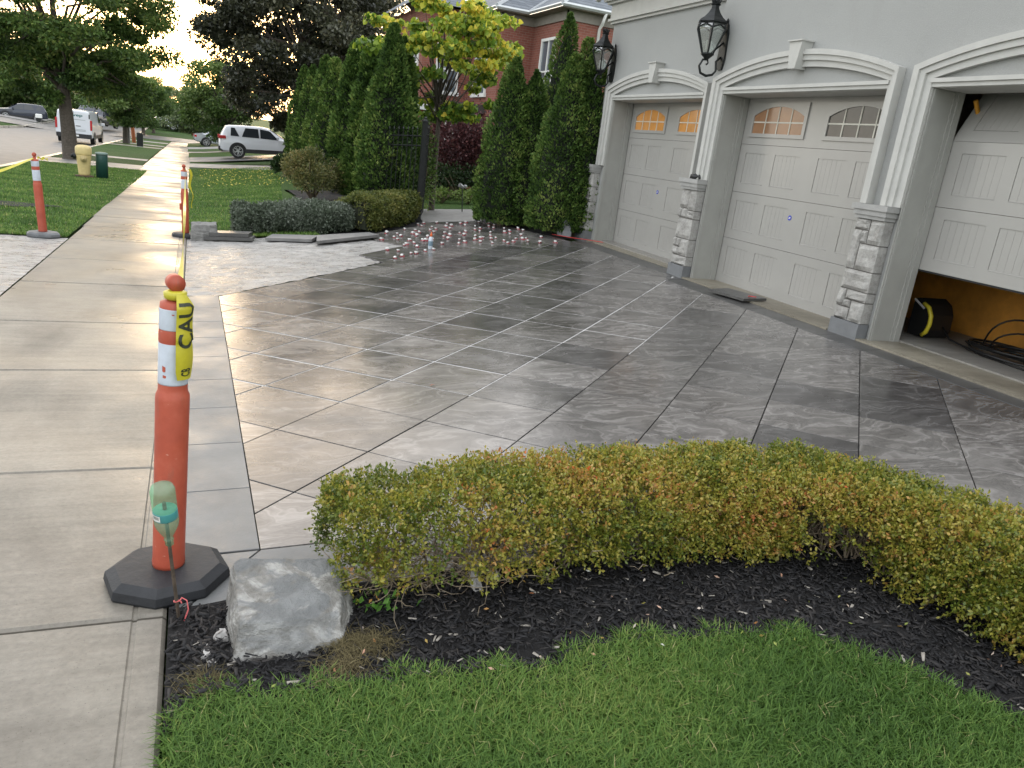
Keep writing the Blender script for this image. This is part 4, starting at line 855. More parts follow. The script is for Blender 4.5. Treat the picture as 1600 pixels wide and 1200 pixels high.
def text_mesh(txt, size=1.0):
    cu = bpy.data.curves.new('t', 'FONT'); cu.body = txt; cu.size = size; cu.offset = .022; ob = bpy.data.objects.new('t', cu); COL.objects.link(ob)
    dg = bpy.context.evaluated_depsgraph_get(); me = bpy.data.meshes.new_from_object(ob.evaluated_get(dg)); bpy.data.objects.remove(ob)
    bm = bmesh.new(); bm.from_mesh(me); bmesh.ops.triangulate(bm, faces=bm.faces[:])
    for _ in range(2): bmesh.ops.subdivide_edges(bm, edges=[e for e in bm.edges if e.calc_length() > size*.25], cuts=1); bmesh.ops.triangulate(bm, faces=bm.faces[:])
    vs_ = [v_.co.copy() for v_ in bm.verts]; fs_ = [[v_.index for v_ in f.verts] for f in bm.faces]; bm.free(); bpy.data.meshes.remove(me)
    x0 = min(p.x for p in vs_); x1 = max(p.x for p in vs_); y0 = min(p.y for p in vs_); y1 = max(p.y for p in vs_)
    return [((p.x-x0)/(x1-x0), (p.y-y0)/(y1-y0)) for p in vs_], fs_, (x1-x0)/(y1-y0)
def tape_text(txt, z0, z1, u0, u1):
    uv, fs_, asp = text_mesh(txt)
    V = []
    for a_, c_ in uv:
        p = np.array(tp(u1+(u0-u1)*c_, z0+(z1-z0)*a_)); ctr = np.array([cx0+.03, cy0, p[2]]); d = _n(p-ctr); V.append(tuple(p+d*.0012))
    par_world(MB().add(V, fs_).build('lettering', M_ink), T)
tape_text('CAU', .880, 1.03, -.40, .42); tape_text('CB', .785, .812, -.26, .26)
q = at(300, 300)
hb = np.array([Bp[0]+.06, Bp[1]-.03, Bp[2]]); P = [hb+np.array([.02*math.sin(i*.9)+.012*i*.3, -.02, -.045*i]) for i in range(14)]
tag(ribbon(P, [np.array([.018 if i < 7 else .007, .01, 0]) for i in range(14)], 'tape_end', M_tape), 'short fluttering yellow tape tail on the post by the stone block', 'caution tape')
P = [Cp+np.array([.04+.02*i, -.02, .01*math.sin(i*2)]) for i in range(7)]; tag(ribbon(P, [np.array([0, .0, .022*math.cos(i)]) for i in range(7)], 'tape_end', M_tape), 'short yellow tape knot on the leaning post', 'caution tape')
# ------------------------------------------------------------------ green bottle on a stake
sb = at(281, 968); top_ = at(265, 850, Y=sb[1]-.05); ax = Vector(top_-sb).normalized()
stk = MB(); stk.tube([sb-np.array([0, 0, .03]), top_+np.array(ax)*.16], .0062, 6); tag(stk.build('stake', plain('rusty_rebar', (.10, .075, .055), .8, .3, .4, 40, .4, 150)), 'thin rusty stake pushed in the mulch beside the post', 'stake')
m, n, b, o = newmat('green_pet'); M_pet = m; b.inputs['Base Color'].default_value = (.62, .86, .66, 1); b.inputs['Roughness'].default_value = .12; b.inputs['Transmission Weight'].default_value = .0
tr = N(n, 'ShaderNodeBsdfTransparent'); tr.inputs[0].default_value = (.66, .90, .72, 1); gl = N(n, 'ShaderNodeBsdfPrincipled'); gl.inputs['Base Color'].default_value = (.50, .72, .56, 1); gl.inputs['Roughness'].default_value = .15
x_ = N(n, 'ShaderNodeMixShader'); x_.inputs[0].default_value = .22; L(n, tr.outputs[0], x_.inputs[1]); L(n, gl.outputs[0], x_.inputs[2]); L(n, x_.outputs[0], o.inputs[0])
Bt = thing('plastic_bottle', 'upside down clear green plastic bottle on the rusty stake', 'bottle', top_); Bt.rotation_euler = ax.to_track_quat('Z', 'Y').to_euler()
q = MB(); q.lathe([(.0125, 0), (.0125, .018), (.015, .020), (.0125, .024), (.0135, .032), (.024, .052), (.033, .072), (.036, .085), (.036, .10), (.0345, .104), (.0345, .136), (.036, .140), (.036, .150), (.0345, .154), (.036, .158), (.036, .166), (.0345, .170), (.036, .174), (.036, .182), (.0345, .186), (.036, .190), (.036, .205), (.031, .219), (.012, .214)], 24); q.build('shell', M_pet, Bt, True)
q = MB(); q.lathe([(.0352, .106), (.0356, .107), (.0356, .134), (.0352, .135)], 24); q.build('label_band', plain('teal_label', (.06, .26, .26), .4), Bt, True)
q = MB()
q.add([(.0360*math.cos(a_), .0360*math.sin(a_), z) for a_ in np.linspace(-2.3, -1.5, 6) for z in (.110, .131)], [(2*i, 2*i+2, 2*i+3, 2*i+1) for i in range(5)]); q.mi = 1
for k_ in range(7): a_ = -2.2+k_*.09; q.add([(.0363*math.cos(a_+e), .0363*math.sin(a_+e), z) for e in (0, .045) for z in (.117, .128)], [(0, 2, 3, 1)])
q.build('barcode_label', [M_white, M_ink], Bt)
pk = np.array(sb)+np.array(ax)*.07; q = MB(); q.tube([pk+np.array([.012*math.cos(a_), .012*math.sin(a_), .02*a_/6]) for a_ in np.linspace(0, 6.3, 10)]+[pk+np.array([.028, -.005, .012]), pk+np.array([.032, -.01, -.02]), pk+np.array([.02, -.012, -.06])], .0022, 4); tag(q.build('pink_string', plain('pink_string', (.75, .16, .16), .6)), 'pink mason string tied round the rusty stake', 'string')
# ------------------------------------------------------------------ things at the far end of the driveway
def slabq(corners, z0, z1, name, label, m):
    q = MB(); q.prism(corners, lambda p: (p[0], p[1], h(p[0], p[1])+z0), lambda p: (p[0], p[1], h(p[0], p[1])+z1)); return tag(q.build(name, m), label, 'paving slab', 'loose slabs beside the low hedge')
slabq([(.16, 12.92), (.85, 12.66), (.92, 12.98), (.25, 13.22)], .005, .055, 'paving_slab', 'dark slab at the bottom of the pile beside the stone block', M_dark)
slabq([(.22, 12.95), (.80, 12.72), (.88, 13.02), (.30, 13.25)], .06, .115, 'paving_slab', 'dark slab on top of the pile beside the stone block', M_dark)
slabq([(1.05, 12.72), (1.72, 12.45), (1.9, 12.95), (1.2, 13.2)], .005, .05, 'paving_slab', 'grey flat slab lying left of the tilted one below the hedge', plain('grey_slab', (.17, .165, .16), .5, 0, .2, 6))
slabq([(1.75, 12.12), (2.86, 12.82), (2.75, 13.15), (1.85, 12.85)], .02, .065, 'paving_slab', 'grey slab with a pointed corner lying nearest the mortar bed', MATS['grey_slab'])
M_clipw = plain('white_clip', (.75, .75, .73), .45); M_clipr = plain('red_wedge', (.40, .03, .05), .45)
q = MB(); q.box(-.022, .022, -.006, .006, 0, .045); q.box(-.026, .026, -.026, .026, .030, .052); q.mi = 1; q.prism([(-.05, 0), (.055, 0), (.055, .018), (-.05, .005)], lambda p: (p[0], -.014, p[1]+.004), lambda p: (p[0], .014, p[1]+.004))
cl0 = None; cnt = 0
def place_clip(x, y, r_):
    global cl0, cnt
    if cl0 is None:
        cl0 = q.build('leveling_clip', [M_clipw, M_clipr]); tag(cl0, 'small white and red tile leveling clip in a joint by the gate', 'tile clip', 'tile leveling clips'); o_ = cl0
    else: o_ = cl0.copy(); COL.objects.link(o_)
    o_.location = (x, y, h(x, y)+.001); o_.rotation_euler = (random.gauss(0, .15), random.gauss(0, .15), r_); o_.scale = (random.uniform(.55, .85),)*3; cnt += 1
def inpoly(x, y, P):
    c_ = False; j = len(P)-1
    for i in range(len(P)):
        if (P[i][1] > y) != (P[j][1] > y) and x < (P[j][0]-P[i][0])*(y-P[i][1])/(P[j][1]-P[i][1])+P[i][0]: c_ = not c_
        j = i
    return c_
for (cx_, cy_) in TILES:
    for (dx, dy, r_) in ((-S/2, -S/2, PI/4), (S/2, -S/2, -PI/4)):
        for k_ in (-.30, .26):
            x, y = cx_+dx+(dx if False else 0)+k_*(-dy if r_ > 0 else -dy)*1.3, cy_+dy+k_*(dx if r_ > 0 else dx)*1.3*(1 if r_ > 0 else 1)
            if y > 12.0 and inpoly(x, y, FIELD) and x < 5.75 and random.random() < .88: place_clip(x, y, r_+random.gauss(0, .2))
for px, py in ((605, 391), (622, 393), (617, 404), (628, 401), (642, 397), (650, 397), (664, 393), (677, 391), (632, 384), (652, 386), (660, 377), (755, 372), (767, 374), (787, 377), (803, 378), (822, 374), (806, 374), (752, 372)):
    p = at(px, py); place_clip(p[0], p[1], random.choice((PI/4, -PI/4))+random.gauss(0, .2))
p = at(672, 389); T = thing('glue_bottle', 'white and blue bottle with orange cap standing among the clips', 'bottle', p)
q = MB(); q.lathe([(.030, 0), (.034, .008), (.034, .155), (.022, .185), (.014, .19)], 16); q.build('body', plain('white_blue_bottle', (.55, .60, .66), .4), T, True)
q = MB(); q.lathe([(.0345, .05), (.0349, .052), (.0349, .12), (.0345, .122)], 16); q.build('label_band', plain('blue_label', (.16, .24, .30), .45), T, True)
q = MB(); q.lathe([(.018, .19), (.018, .225), (.008, .235), (.006, .26)], 12); q.build('cap', plain('orange_cap', (.75, .14, .03), .4), T, True)
tile_obj([(4.2, 15.03), (5.42, 15.0), (6.0, 17.3), (4.7, 17.6)], 'garden_path', M_path, None, .004); bpy.data.objects['garden_path']['kind'] = 'structure'; tag(bpy.data.objects['garden_path'], 'pale concrete path beyond the open iron gate', 'path')
tag(strip('gate_bed', list(np.linspace(2.2, 6.3, 16)), lambda x: 13.2 if x < 4 else (15.02 if x < 5.4 else 12.6), lambda x: 16.5 if x < 4.1 else 15.06 if x < 5.45 else 16.5, -.02, M_mulch, 8, .01), 'dark soil bed under the hedges by the gate', 'soil')
patch('garden_lawn', 4.3, 12, 16.6, 23, .0, M_lawn); patch('bed', 1.9, 4.6, 14.0, 22, -.004, M_mulch); patch('bed', 2.6, 5.2, 22, 37, -.004, M_mulch)
# neighbouring lawns, walks and drives on the right
patch('lawn', -.06, 2.0, 13.35, 19, .0, M_lawn); patch('lawn', -.1, 2.5, 19, 26, .0, M_lawn); patch('lawn', -.12, 3.5, 26, 40.2, .0, M_lawn, skew=-.6)
patch('walkway', -.12, 4.0, 40.0, 43.8, .012, M_path, skew=-1.35); patch('lawn', -.12, 6, 43.9, 45.6, .0, M_lawn, skew=-1.0)
patch('neighbour_driveway', -.15, 14, 45.4, 51.6, .02, M_drive2); patch('lawn', -.2, 12, 51.6, 60, .01, M_lawn); patch('walkway', -.3, 12, 60, 62, .014, M_path); patch('lawn', -.3, 12, 62, 69, .01, M_lawn); patch('neighbour_driveway', -.3, 12, 69, 75, .014, M_path); patch('lawn', -.4, 12, 75, 89, .01, M_lawn)
patch('far_driveway', -40, -15.4, 100, 112, .03, M_path, 20, 4); patch('cross_street', -40, 40, 92, 100, -.02, M_drive2, 30, 3)
# left boulevard
patch('boulevard_lawn', -5.41, -1.62, 12.36, 34.0, .0, M_lawn); patch('walkway', -5.41, -1.9, 34.0, 37.4, .01, M_path); patch('boulevard_lawn', -5.41, -2.0, 37.4, 42, .0, M_lawn); patch('walkway', -5.41, -2.0, 42, 43.6, .01, M_path)
patch('boulevard_lawn', -5.41, -2.0, 43.6, 62, .01, M_lawn); patch('walkway', -5.41, -2.0, 62, 64, .012, M_path); patch('boulevard_lawn', -5.41, -2.0, 64, 68, .01, M_lawn); patch('walkway', -5.41, -2.0, 68, 70, .012, M_path); patch('boulevard_lawn', -5.41, -2.0, 70, 78, .01, M_lawn); patch('walkway', -5.41, -2.0, 78, 81, .012, M_path); patch('boulevard_lawn', -5.41, -2.0, 81, 90, .01, M_lawn)
def rect_s(x0, x1, y0, y1, test=None, dens=None):
    def f(n):
        x = rng.uniform(x0, x1, n); y = y0+(y1-y0)*rng.random(n)**1.4
        if test is not None: k = test(x, y); x, y = x[k], y[k]
        return np.stack([x, y, [h(a, c) for a, c in zip(x, y)]], 1)
    return f
blades('boulevard_grass', 60000, rect_s(-5.35, -1.62, 12.38, 34), (.03, .06), .012, 'short mown grass of the boulevard left of the sidewalk', .7)
blades('neighbour_grass', 50000, rect_s(-.07, 3.2, 13.3, 38, lambda x, y: x < 1.95+np.clip(y-19, 0, 30)*.09), (.03, .06), .011, 'short mown grass of the neighbouring lawn', .7)
x = rng.uniform(.3, 3, 260); y = rng.uniform(26, 37, 260)
tag(leaves('fallen_leaves', np.stack([x, y, [h(a, c)+.06 for a, c in zip(x, y)]], 1), np.concatenate([rng.normal(size=(260, 2)), rng.normal(size=(260, 1))*.2], 1), .065, .045, rng.random(260), leafmat('yellow_fallen', [(0, (.35, .33, .06)), (1, (.55, .45, .12))], .2)), 'yellow fallen leaves strewn over the neighbouring lawn', 'fallen leaves', kind='stuff')
q = rng.normal(size=(1, 2)); pm = at(10, 320); pt = MB(); V = [(pm[0]+.75*math.cos(a_)*(1+.3*math.sin(3*a_)), pm[1]+.45*math.sin(a_), h(pm[0], pm[1]+.45*math.sin(a_))+.03) for a_ in np.linspace(0, 2*PI, 20)[:-1]]; pt.add(V, [tuple(range(19))]); tag(pt.build('soil_patch', M_mulch), 'bare dark soil patch in the boulevard lawn', 'soil', kind='structure')
# low hedges
def low_hedge(C, n, hw, ht, mat_, label, seed, Ln, Wd, rbase, loc):
    T = thing('low_hedge', label, 'hedge', (loc[0], loc[1], h(*loc))); B, O_, w_, t = hedge_shell(C, n, hw, ht, seed, power=2.5, clump=.22, inset=.05, lowa=.30)
    r = np.clip(rbase+.35*vnoise(B, 2.5, seed)+.18*rng.normal(size=len(B)), 0, 1)
    par_world(tag(sprigs('foliage', B, O_, r, 5, .07, Ln, Wd, mat_, None), kind='stuff'), T)
    core = MB(); K = []
    for (x, y) in C: K.append((x, y))
    for i in range(len(K)-1):
        d = Vector((K[i+1][0]-K[i][0], K[i+1][1]-K[i][1], 0)).normalized(); nn = Vector((-d.y, d.x, 0))*hw*.72; zz = [h(*K[i]), h(*K[i+1])]
        a_, c_ = Vector((*K[i], 0)), Vector((*K[i+1], 0))
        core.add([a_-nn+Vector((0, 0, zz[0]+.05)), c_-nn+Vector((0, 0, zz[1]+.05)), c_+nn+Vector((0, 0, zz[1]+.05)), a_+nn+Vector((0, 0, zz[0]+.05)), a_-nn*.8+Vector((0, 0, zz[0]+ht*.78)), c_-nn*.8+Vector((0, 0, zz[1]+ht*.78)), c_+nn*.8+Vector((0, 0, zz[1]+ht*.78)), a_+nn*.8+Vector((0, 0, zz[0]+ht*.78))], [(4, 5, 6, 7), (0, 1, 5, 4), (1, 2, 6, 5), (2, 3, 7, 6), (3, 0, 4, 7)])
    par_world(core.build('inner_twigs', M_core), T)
    return T
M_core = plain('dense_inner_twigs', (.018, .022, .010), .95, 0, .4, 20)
M_silver = leafmat('silvery_leaf', [(0, (.045, .06, .035)), (.45, (.10, .125, .085)), (.8, (.21, .235, .19)), (1, (.34, .36, .31))], .2, .5)
M_box2 = leafmat('olive_boxwood_leaf', [(0, (.03, .045, .010)), (.5, (.085, .10, .022)), (.85, (.16, .155, .04)), (1, (.24, .20, .07))], .25, .45)
low_hedge([(.62, 13.98), (1.1, 13.98), (1.7, 14.02), (2.3, 14.08), (2.62, 14.1)], 8000, .38, .43, M_silver, 'low silvery green hedge along the edge of the mortar bed', 21, .042, .022, .45, (1.6, 14))
low_hedge([(2.6, 14.0), (2.9, 14.25), (3.25, 14.7), (3.6, 15.15), (3.72, 15.3)], 7500, .46, .54, M_box2, 'rounded olive green hedge next to the iron gate', 23, .04, .02, .45, (3.2, 14.6))
# ------------------------------------------------------------------ generic bush / tree crowns
def blob_leaves(C, R, n, shell=.35):
    d = unit(rng.normal(size=(n, 3))); r = (1-np.abs(rng.normal(size=(n, 1)))*shell); return np.asarray(C)+d*np.asarray(R)*r, d
def bush(name, c, R, n, m, label, cat, Ln, Wd, rb=.4, seed=0, clump=.3, nb=14):
    z0 = h(c[0], c[1]); T = thing(name, label, cat, (c[0], c[1], z0)); P = []; D = []
    k = nb
    for i in range(k):
        d = _n(rng.normal(size=3)); d[2] = abs(d[2]); cc = np.array([c[0], c[1], z0+R[2]*.45])+d*np.array(R)*np.array([.62, .62, .5])
        p, dd = blob_leaves(cc, np.array(R)*clump*(.8+.5*random.random()), n//k); P.append(p); D.append(dd+np.array([[0, 0, .25]]))
    P = np.concatenate(P); D = np.concatenate(D); ok = P[:, 2] > z0+.02; P, D = P[ok], D[ok]
    r = np.clip(rb+.35*vnoise(P, 1.2/max(R), seed)+.2*rng.normal(size=len(P)), 0, 1)
    par_world(tag(leaves('foliage', P, unit(D)+rng.normal(size=P.shape)*.6, Ln, Wd, r, m), kind='stuff'), T)
    st = MB()
    for i in range(9): d = _n(rng.normal(size=3)); st.tube([(c[0], c[1], z0), (c[0]+d[0]*R[0]*.4, c[1]+d[1]*R[1]*.4, z0+R[2]*.5), (c[0]+d[0]*R[0]*.7, c[1]+d[1]*R[1]*.7, z0+R[2]*.9)], [.03, .02, .006], 5)
    par_world(st.build('stems', M_twig, None, True), T); return T
M_barb = leafmat('bronze_leaf', [(0, (.03, .04, .012)), (.5, (.085, .095, .03)), (.85, (.16, .14, .05)), (1, (.22, .17, .07))], .25)
M_dkgreen = leafmat('dark_leaf', [(0, (.010, .022, .007)), (.6, (.03, .055, .016)), (1, (.07, .10, .035))], .25)
p = at(485, 316); bush('round_shrub', (p[0]+.1, 20.3), (.95, .85, 1.05), 9000, M_barb, 'rounded bronze green shrub in front of the cedar row', 'shrub', .07, .03, .45, 3)
bush('dark_shrub', (3.25, 31.0), (.6, .6, .65), 4000, M_dkgreen, 'small dark shrub at the end of the neighbouring lawn', 'shrub', .12, .06, .35, 5)
# ------------------------------------------------------------------ columnar cedars
M_cedar = leafmat('cedar_spray', [(0, (.009, .019, .005)), (.4, (.026, .050, .010)), (.75, (.052, .084, .018)), (1, (.10, .122, .032))], .2, .6, .2)
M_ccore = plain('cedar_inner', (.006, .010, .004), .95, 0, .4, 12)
def cedar(x, y, ht, rad, label, n, seed, tops=((0, 0, 1),), Ln=.075):
    z0 = h(x, y); T = thing('cedar', label, 'cedar tree', (x, y, z0), 0, 'columnar cedars'); Ps = []; Ds = []; rs = []
    for ti, (dx, dy, f) in enumerate(tops):
        N_ = int(n*f/len(tops)*1.2); t = rng.random(N_)**1.15; a = rng.random(N_)*2*PI
        rad_t = rad*f*np.where(t < .12, .82+1.5*t, 1)*np.clip(1-((t-.12)/.88).clip(0)**1.55, 0, 1)**.78+.02
        P = np.stack([x+dx+rad_t*np.cos(a), y+dy+rad_t*np.sin(a), z0+.06+t*ht*f], 1)
        w_ = vnoise(P*np.array([1, 1, .55]), 3.0, seed+ti)+.6*vnoise(P, 8, seed+ti+5)
        Rr = np.stack([np.cos(a), np.sin(a), np.zeros(N_)], 1); P = P+Rr*((w_*.15-np.abs(rng.normal(size=N_))*.045)*(.35+.65*rad_t/rad))[:, None]
        Ps.append(P); Ds.append(Rr*.75+np.array([[0, 0, .8]])+rng.normal(size=(N_, 3))*.45); rs.append(.42+.50*w_+.20*rng.normal(size=N_))
    P = np.concatenate(Ps); D = np.concatenate(Ds); r = np.clip(np.concatenate(rs), 0, 1); sz = Ln*(.6+.8*rng.random(len(P)))
    par_world(tag(leaves('foliage', P, D, sz, sz*.55, r, M_cedar), kind='stuff'), T)
    c_ = MB()
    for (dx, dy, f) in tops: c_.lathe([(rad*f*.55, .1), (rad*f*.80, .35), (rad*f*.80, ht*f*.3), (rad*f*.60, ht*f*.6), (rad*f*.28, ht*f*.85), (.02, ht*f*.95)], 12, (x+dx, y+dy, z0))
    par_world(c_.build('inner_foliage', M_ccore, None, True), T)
    q = MB(); q.tube([(x, y, z0-.05), (x, y, z0+.3)], .06, 8); par_world(q.build('trunk', M_twig), T); return T
ced = [(3.68, 16.35, 3.62, .56, 'nearest and tallest cedar of the row behind the gate fence', ((0, 0, 1), (.30, .35, .95))), (4.05, 20.3, 3.75, .62, 'second cedar from the gate in the long row', ((0, 0, 1),)), (4.10, 22.8, 3.9, .66, 'third cedar from the gate in the long row', ((0, 0, 1),)), (4.05, 25.8, 3.7, .68, 'fourth cedar from the gate in the long row', ((0, 0, 1),)), (4.2, 28.8, 4.0, .72, 'fifth cedar from the gate in the long row', ((0, 0, 1),)), (4.25, 32.2, 3.9, .76, 'sixth cedar from the gate in the long row', ((0, 0, 1),)), (4.35, 35.6, 4.1, .80, 'farthest cedar at the street end of the long row', ((0, 0, 1),))]
for i, (x, y, ht, rad, lab, tp_) in enumerate(ced): cedar(x, y, ht, rad*(1 if i == 0 else .86), lab, (30000 if i == 0 else 13000 if i < 3 else 8000), 31+i, tp_, .07 if i == 0 else .095)
cedar(5.55, 14.35, 2.98, .52, 'cedar just right of the iron gate with a twin tip', 24000, 51, ((0, 0, 1), (.36, -.12, .94)), .055)
cedar(6.55, 13.15, 3.10, .56, 'cedar beside the garage corner below the far lantern', 26000, 52, ((0, 0, 1), (-.36, .05, .97)), .055)
cedar(6.75, 14.9, 3.92, .50, 'tall slender cedar behind the pair next to the garage', 15000, 53, ((0, 0, 1), (.42, -.1, .90)), .06)
# ------------------------------------------------------------------ iron gate and fences
def gate_post(x, y, ht, label):
    z = h(x, y); T = thing('gate_post', label, 'gate post', (x, y, z)); q = MB(); q.box(-.045, .045, -.045, .045, 0, ht); q.build('shaft', M_black, T); q = MB(); q.box(-.06, .06, -.06, .06, ht, ht+.02); q.lathe([(.05, 0), (.03, .03), (.035, .05), (.005, .08)], 8, (0, 0, ht+.02)); q.build('finial', M_black, T); return T
def fence(a, c, ht, label, name='iron_fence', gap=.11, cat='fence'):
    za, zc = h(*a), h(*c); T = thing(name, label, cat, (a[0], a[1], za)); Ln = math.dist(a, c); nb = int(Ln/gap); d = np.array([c[0]-a[0], c[1]-a[1], zc-za])/Ln
    for k_ in (.12, ht-.16, ht-.34):
        q = MB(); q.tube([(0, 0, k_), tuple(d*Ln+np.array([0, 0, k_]))], .014, 4); q.build('rail', M_black, T)
    pk_ = MB(); pk_.tube([(0, 0, .06), (0, 0, ht-.05)], .008, 5); pk_.lathe([(.006, 0), (.016, .02), (.001, .08)], 6, (0, 0, ht-.05)); me = None
    for i in range(nb+1):
        p = tuple(d*gap*i)
        if me is None: o_ = pk_.build('picket', M_black, T); me = o_.data
        else: o_ = bpy.data.objects.new('picket', me); COL.objects.link(o_); o_.parent = T
        o_.location = p
    return T
g0 = at(654, 346); g1 = at(746, 345)
gate_post(g0[0]-.02, g0[1], 1.88, 'black iron gate post on the left of the opening'); gate_post(g1[0], g1[1], .95, 'short black iron gate post right of the opening')
fence((g0[0]-.62, g0[1]+.75), (g0[0]-.06, g0[1]+.1), 1.78, 'tall black iron fence panel between cedar and gate post')
fence((g0[0]+.04, g0[1]+.10), (g0[0]+.42, g0[1]+1.25), 1.80, 'open leaf of the black iron gate', 'iron_gate', .11, 'gate')
fence((g1[0]+.06, g1[1]), (g1[0]+.55, g1[1]-.1), .42, 'low black iron fence stub under the cedar')
fence((5.3, 22.2), (9.4, 21.6), 1.55, 'black iron fence across the garden behind the gate', gap=.13)
fence((6.3, 12.95), (7.2, 13.5), 1.62, 'black iron fence piece between cedar and garage pillar', gap=.10)
bush('ivy_shrub', (g0[0]-.22, g0[1]+1.1), (.38, .4, 1.5), 5200, M_dkgreen, 'dark ivy covered shrub behind the iron fence panel', 'shrub', .075, .06, .45, 7, .4)
bush('leafy_climber', (g0[0]+.62, g0[1]+2.1), (.26, .26, 1.55), 2200, leafmat('fresh_leaf', [(0, (.03, .06, .012)), (.6, (.09, .14, .03)), (1, (.17, .22, .06))], .3), 'fresh green climbing plant beside the gate leaf', 'climber', .07, .045, .5, 9, .45)
bush('white_flowers', (g0[0]-.4, g0[1]+.75), (.42, .3, .38), 900, leafmat('white_petal', [(0, (.08, .12, .05)), (.5, (.25, .3, .2)), (1, (.6, .62, .58))], .2), 'clump of white flowers at the foot of the fence', 'flowers', .05, .035, .6, 11, .4)
M_maple = leafmat('purple_maple_leaf', [(0, (.020, .008, .009)), (.6, (.065, .022, .024)), (1, (.13, .05, .045))], .25)
mp0 = at(716, 300, Y=21.0); bush('japanese_maple', (mp0[0], 21.0), (1.55, 1.2, 1.95), 11000, M_maple, 'low purple leaved maple behind the garden fence', 'maple', .09, .05, .5, 13, .38, 20)
for i, (px, y_) in enumerate(((690, 19.0), (730, 18.8))): pb = at(px, 318, Y=y_); bush('border_plant', (pb[0], y_), (.35, .3, .3), 700, MATS['fresh_leaf'], ('left', 'right')[i]+' pale green border plant on the garden lawn', 'plant', .06, .04, .7, 15+i, .4)
bush('low_shrub', (mp0[0]-.2, 20.0), (1.6, .5, .7), 4000, M_dkgreen, 'dark low shrubs below the purple maple', 'shrub', .07, .045, .3, 17, .4)
p = at(722, 331); T = thing('garden_light', 'black garden spotlight on a slanting stake on the lawn', 'garden light', p); q = MB(); q.tube([(0, 0, 0), (-.05, 0, .52)], .012, 6); q.build('stake', M_black, T); q = MB(); q.tube([(-.02, 0, .53), (-.13, -.03, .58)], [.035, .05], 10); q.build('lamp_head', plain('grey_metal', (.3, .3, .3), .4, .6), T); q = MB(); q.tube([(-.01, .0, .57), (.04, .0, .55)], [.03, .04], 10); q.build('lamp_head', MATS['grey_metal'], T)
# ------------------------------------------------------------------ trees
M_bark = plain('grey_bark', (.085, .07, .055), .9, 0, .35, 14, .6, 30)
def tree(x, y, label, trunk_h, tr, crown_c, crown_r, nclump, nleaf, m, Ln, Wd, rb=.45, seed=0, clump=.30, droop=0., group=None, name='street_tree', cat='tree', heart=False, limbs=True, shellk=.42, lean=(0, 0), flat=.6):
    z0 = h(x, y); T = thing(name, label, cat, (x, y, z0), 0, group); rs_ = np.random.default_rng(seed); CC = np.array(crown_c); CR = np.array(crown_r); cl_ = []
    while len(cl_) < nclump:
        d = rs_.normal(size=3); d /= np.linalg.norm(d); r = rs_.uniform(.25, 1)**.55; c_ = CC+d*CR*r*(1-clump*.6); cl_.append(c_)
    P = []; D = []; W_ = []
    for i, c_ in enumerate(cl_):
        k_ = max(8, int(nleaf/nclump*rs_.uniform(.5, 1.5))); sc_ = clump*rs_.uniform(.6, 1.25); p, d = blob_leaves(c_, CR*sc_*np.array([1, 1, flat]), k_, shellk); P.append(p); D.append(d+np.array([[0, 0, -droop]])); W_.append(np.full(k_, rs_.normal()*.12+.20*(c_[2]-CC[2])/CR[2]))
    P = np.concatenate(P); D = np.concatenate(D); W_ = np.concatenate(W_); n_ = len(P); sz = .6+.8*rng.random(n_)
    r = np.clip(rb+W_+.2*rng.normal(size=n_), 0, 1)
    par_world(tag(leaves('crown', P, unit(D)*.6+rng.normal(size=(n_, 3))*.7+np.array([[0, 0, -droop*.6]]), Ln*sz, Wd*sz, r, m, None, .15, heart), kind='stuff'), T)
    q = MB(); top = np.array([x+lean[0], y+lean[1], z0+trunk_h])
    q.tube([(x, y, z0-.1), (x, y, z0+.06), (x+lean[0]*.3, y+lean[1]*.3, z0+trunk_h*.4), top, tuple(CC*np.array([1, 1, 1])+np.array([0, 0, CR[2]*.3]))], [tr*1.5, tr*1.15, tr, tr*.82, tr*.25], 10); par_world(q.build('trunk', M_bark, None, True), T)
    if limbs:
        q = MB()
        for i, c_ in enumerate(cl_[:min(len(cl_), 34)]):
            f = rs_.uniform(0, .5); s_ = top*(1-f)+(CC+np.array([0, 0, CR[2]*.3]))*f; mdl = (s_+c_)/2+np.array([0, 0, .06*CR[2]])+rs_.normal(size=3)*.05*CR[0]
            q.tube([tuple(s_), tuple(mdl), tuple(c_)], [tr*.36, tr*.2, tr*.06], 5)
        par_world(q.build('limbs', M_bark, None, True), T)
    return T
M_redbud = leafmat('redbud_leaf', [(0, (.03, .07, .010)), (.4, (.10, .17, .022)), (.65, (.24, .29, .035)), (.85, (.42, .40, .05)), (1, (.55, .42, .06))], .42, .4, .3)
rbx = at(676, 300, Y=17.3)[0]; zb = h(rbx, 17.3)
cen = at(690, 95, Y=17.2)
tree(rbx, 17.3, 'yellow green redbud tree with bare lower branches behind the gate', 1.75, .06, (cen[0]-.02, 17.1, cen[2]+.12), (1.85, 1.2, 1.62), 78, 8000, M_redbud, .088, .088, .56, 61, .17, .8, None, 'redbud_tree', 'tree', True, True, .5, (0, 0), .45)
M_ash = leafmat('street_tree_leaf', [(0, (.014, .028, .008)), (.45, (.035, .062, .014)), (.8, (.075, .105, .024)), (1, (.15, .15, .05))], .35)
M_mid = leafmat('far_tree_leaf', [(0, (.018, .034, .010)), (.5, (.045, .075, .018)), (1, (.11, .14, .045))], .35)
M_darkm = leafmat('dark_maple_leaf', [(0, (.011, .013, .008)), (.5, (.028, .030, .017)), (.85, (.055, .055, .032)), (1, (.09, .085, .052))], .22, .35, .5)
def crown_at(px, py, Y): return at(px, py, Y=Y)
t1 = at(111, 249); c1 = crown_at(80, 24, t1[1])
